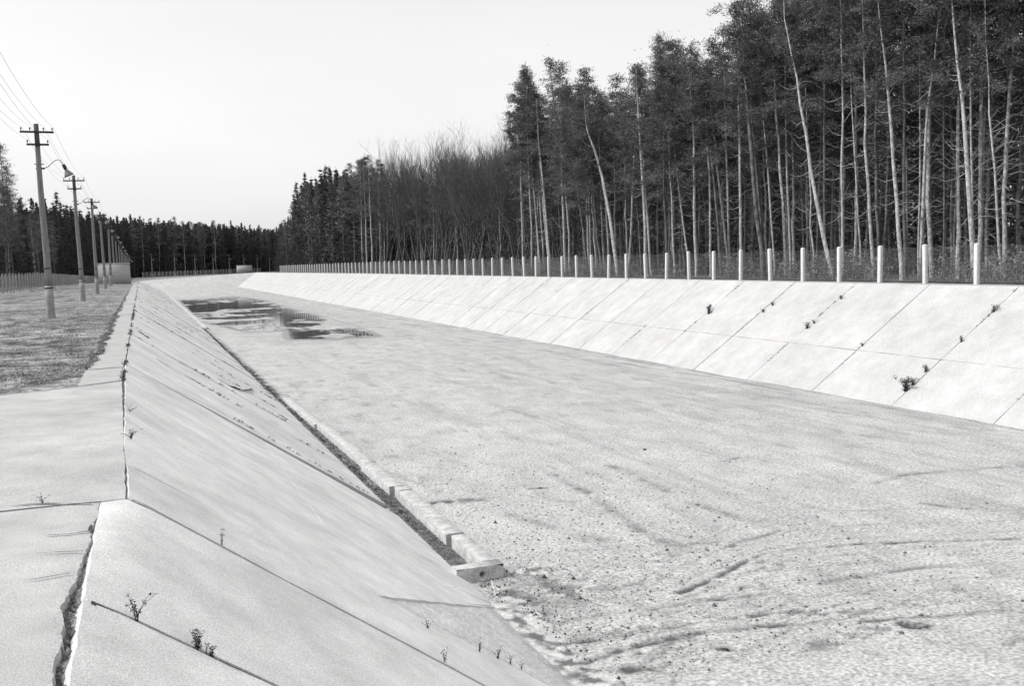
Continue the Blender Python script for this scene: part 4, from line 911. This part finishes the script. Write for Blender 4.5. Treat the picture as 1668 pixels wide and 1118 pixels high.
# front rank of the left and far woods
for k in range(66):
    s = 96+k*3.7+rnd.uniform(-1.2, 1.2); x = float(np.interp(s, [100, 180, 270, 340], [-15.2, -16, -13.5, -9.0]))+rnd.uniform(-1.4, 1.2); h = float(np.interp(s, [96, 145, 165, 205, 222, 240, 340], [13.8, 13.8, 11.2, 11.5, 16.5, 17.2, 18.4]))+rnd.gauss(-.5, .9)
    kind = 'pine' if s < 205 and rnd.random() < .72 else 'spruce'
    tree(kind, x, s, float(left_z(s)), h/(HP if kind == 'pine' else 16), rnd.uniform(0, 6.28), 'dark %s in the front rank of the wood beyond the left mesh fence' % kind, 'tree', '%s trees along the left wood' % kind, v=rnd.choice([0, 1, 4, 5]) if kind == 'pine' else None)
tree('pine', -13.0, 116.0, 0, 14.6/HP, 1.0, 'tallest pine near the left edge, its ragged top above its neighbours', 'tree', None, v=4)
tree('spruce', -15.2, 226.0, -.9, 18.6/16, 2.0, 'pointed spruce top standing clear of the left wood between the first two lamp poles', 'tree', None, v=1)
for k in range(84):
    u = k/83; e = np.array([-10, 336.])+(np.array([74, 498.])-[-10, 336])*u
    kind = 'spruce' if rnd.random() < .62 else 'pine'; h = 18.6+rnd.gauss(0, 1.1)+(.8 if rnd.random() < .2 else 0)
    tree(kind, e[0]+rnd.gauss(0, 1.2), e[1]+rnd.gauss(0, 1.5), -1.1, h/(16 if kind == 'spruce' else HP), rnd.uniform(0, 6.28), 'distant dark %s in the wood that closes the far end' % kind, 'tree', 'distant %s trees of the far wood' % kind)
for k in range(34):
    u = (k+rnd.random()*.6)/34; e = np.array([30.5, 203.])+(np.array([54, 430.])-[30.5, 203])*u; kind = 'spruce' if rnd.random() < .7 else 'pine'; h = float(np.interp(u, [0, .06, .12, 1], [15.5, 14.5, 12.8, 16.5]))+rnd.gauss(0, 1.0)
    tree(kind, e[0]+rnd.uniform(-.8, .8), e[1], -.5, h/(16 if kind == 'spruce' else HP), rnd.uniform(0, 6.28), 'far %s where the right wood steps back towards the end of the basin' % kind, 'tree', '%s trees along the receding edge of the right wood' % kind)
# brush and dead twigs under the trees
mb = MB()
n = 15000; x = 26.6+rng.exponential(4.2, n); s = rng.uniform(20, 200, n)**1.0; s = 20+(s-20)*rng.uniform(.2, 1, n); dn = fbm(x, s, .35, 3, 90); ok = dn > -.12; x, s, dn = x[ok], s[ok], dn[ok]; n = len(x)
h = np.clip(.5+dn*1.6+rng.normal(0, .25, n), .25, 2.3); z = gz(x, s)
a = rng.uniform(0, 6.28, n); l = rng.uniform(.1, .6, n)*h; w = .008
b = np.stack([x, s, z], 1); t = b+np.stack([np.cos(a)*l, np.sin(a)*l, h], 1); m = (b+t)/2+rng.normal(0, .08, (n, 3)); e = np.stack([-np.sin(a)*w, np.cos(a)*w, 0*a], 1)
V = np.stack([b-e, b+e, m+e*.7, m-e*.7, t], 1); base = np.arange(n)[:, None]*5
mb.add(V.reshape(-1, 3), base+np.array([[0, 1, 2, 3]]), base+np.array([[3, 2, 4]]))
rep = 7; c = np.repeat(m, rep, 0)+rng.normal(0, 1, (n*rep, 3))*[.16, .16, .28]; c[:, 2] = np.maximum(c[:, 2], .22+0*c[:, 2]); mb.blades(c, .13, .05, rng, .2)
n = 9000; x = 27.6+rng.exponential(4.5, n); s = 20+rng.exponential(45, n); z = gz(x, s)+rng.uniform(1.0, 8.5, n); a = rng.uniform(0, 6.28, n); l = rng.uniform(.3, 1.3, n); w = .0045
b = np.stack([x, s, z], 1); t = b+np.stack([np.cos(a)*l, np.sin(a)*l, rng.normal(.15, .35, n)*l], 1); m = (b+t)/2+rng.normal(0, .06, (n, 3)); e = np.stack([0*a, 0*a, 0*a+w], 1)
V = np.stack([b-e, b+e, m+e*.8, m-e*.8, t], 1); base = np.arange(n)[:, None]*5; mb.add(V.reshape(-1, 3), base+np.array([[0, 1, 2, 3]]), base+np.array([[3, 2, 4]]))
n = 34000; x = 35+rng.exponential(11, n); s = rng.uniform(12, 240, n); c = np.stack([x, s, gz(x, s)+rng.uniform(0, 5.0, n)], 1); mb.blades(c, .9, .26, rng, .3)
tag(mb.obj('undergrowth', MT['brush']), kind='stuff')
mb = MB(); n = 9000; s = rng.uniform(80, 345, n); x = np.interp(s, [100, 180, 270, 340], [-15.5, -16, -13.5, -9.0])-rng.exponential(7, n); mb.blades(np.stack([x, s, left_z(s)+rng.uniform(0, 2.6, n)], 1), .9, .35, rng, .3)
n = 9000; u = rng.random(n); mb.blades(np.stack([-10+84*u-rng.exponential(6, n)*.7, 336+162*u+rng.exponential(8, n), -1.1+rng.uniform(0, 4, n)], 1), 1.4, .5, rng, .3)
tag(mb.obj('undergrowth', MT['spruce']), kind='stuff')
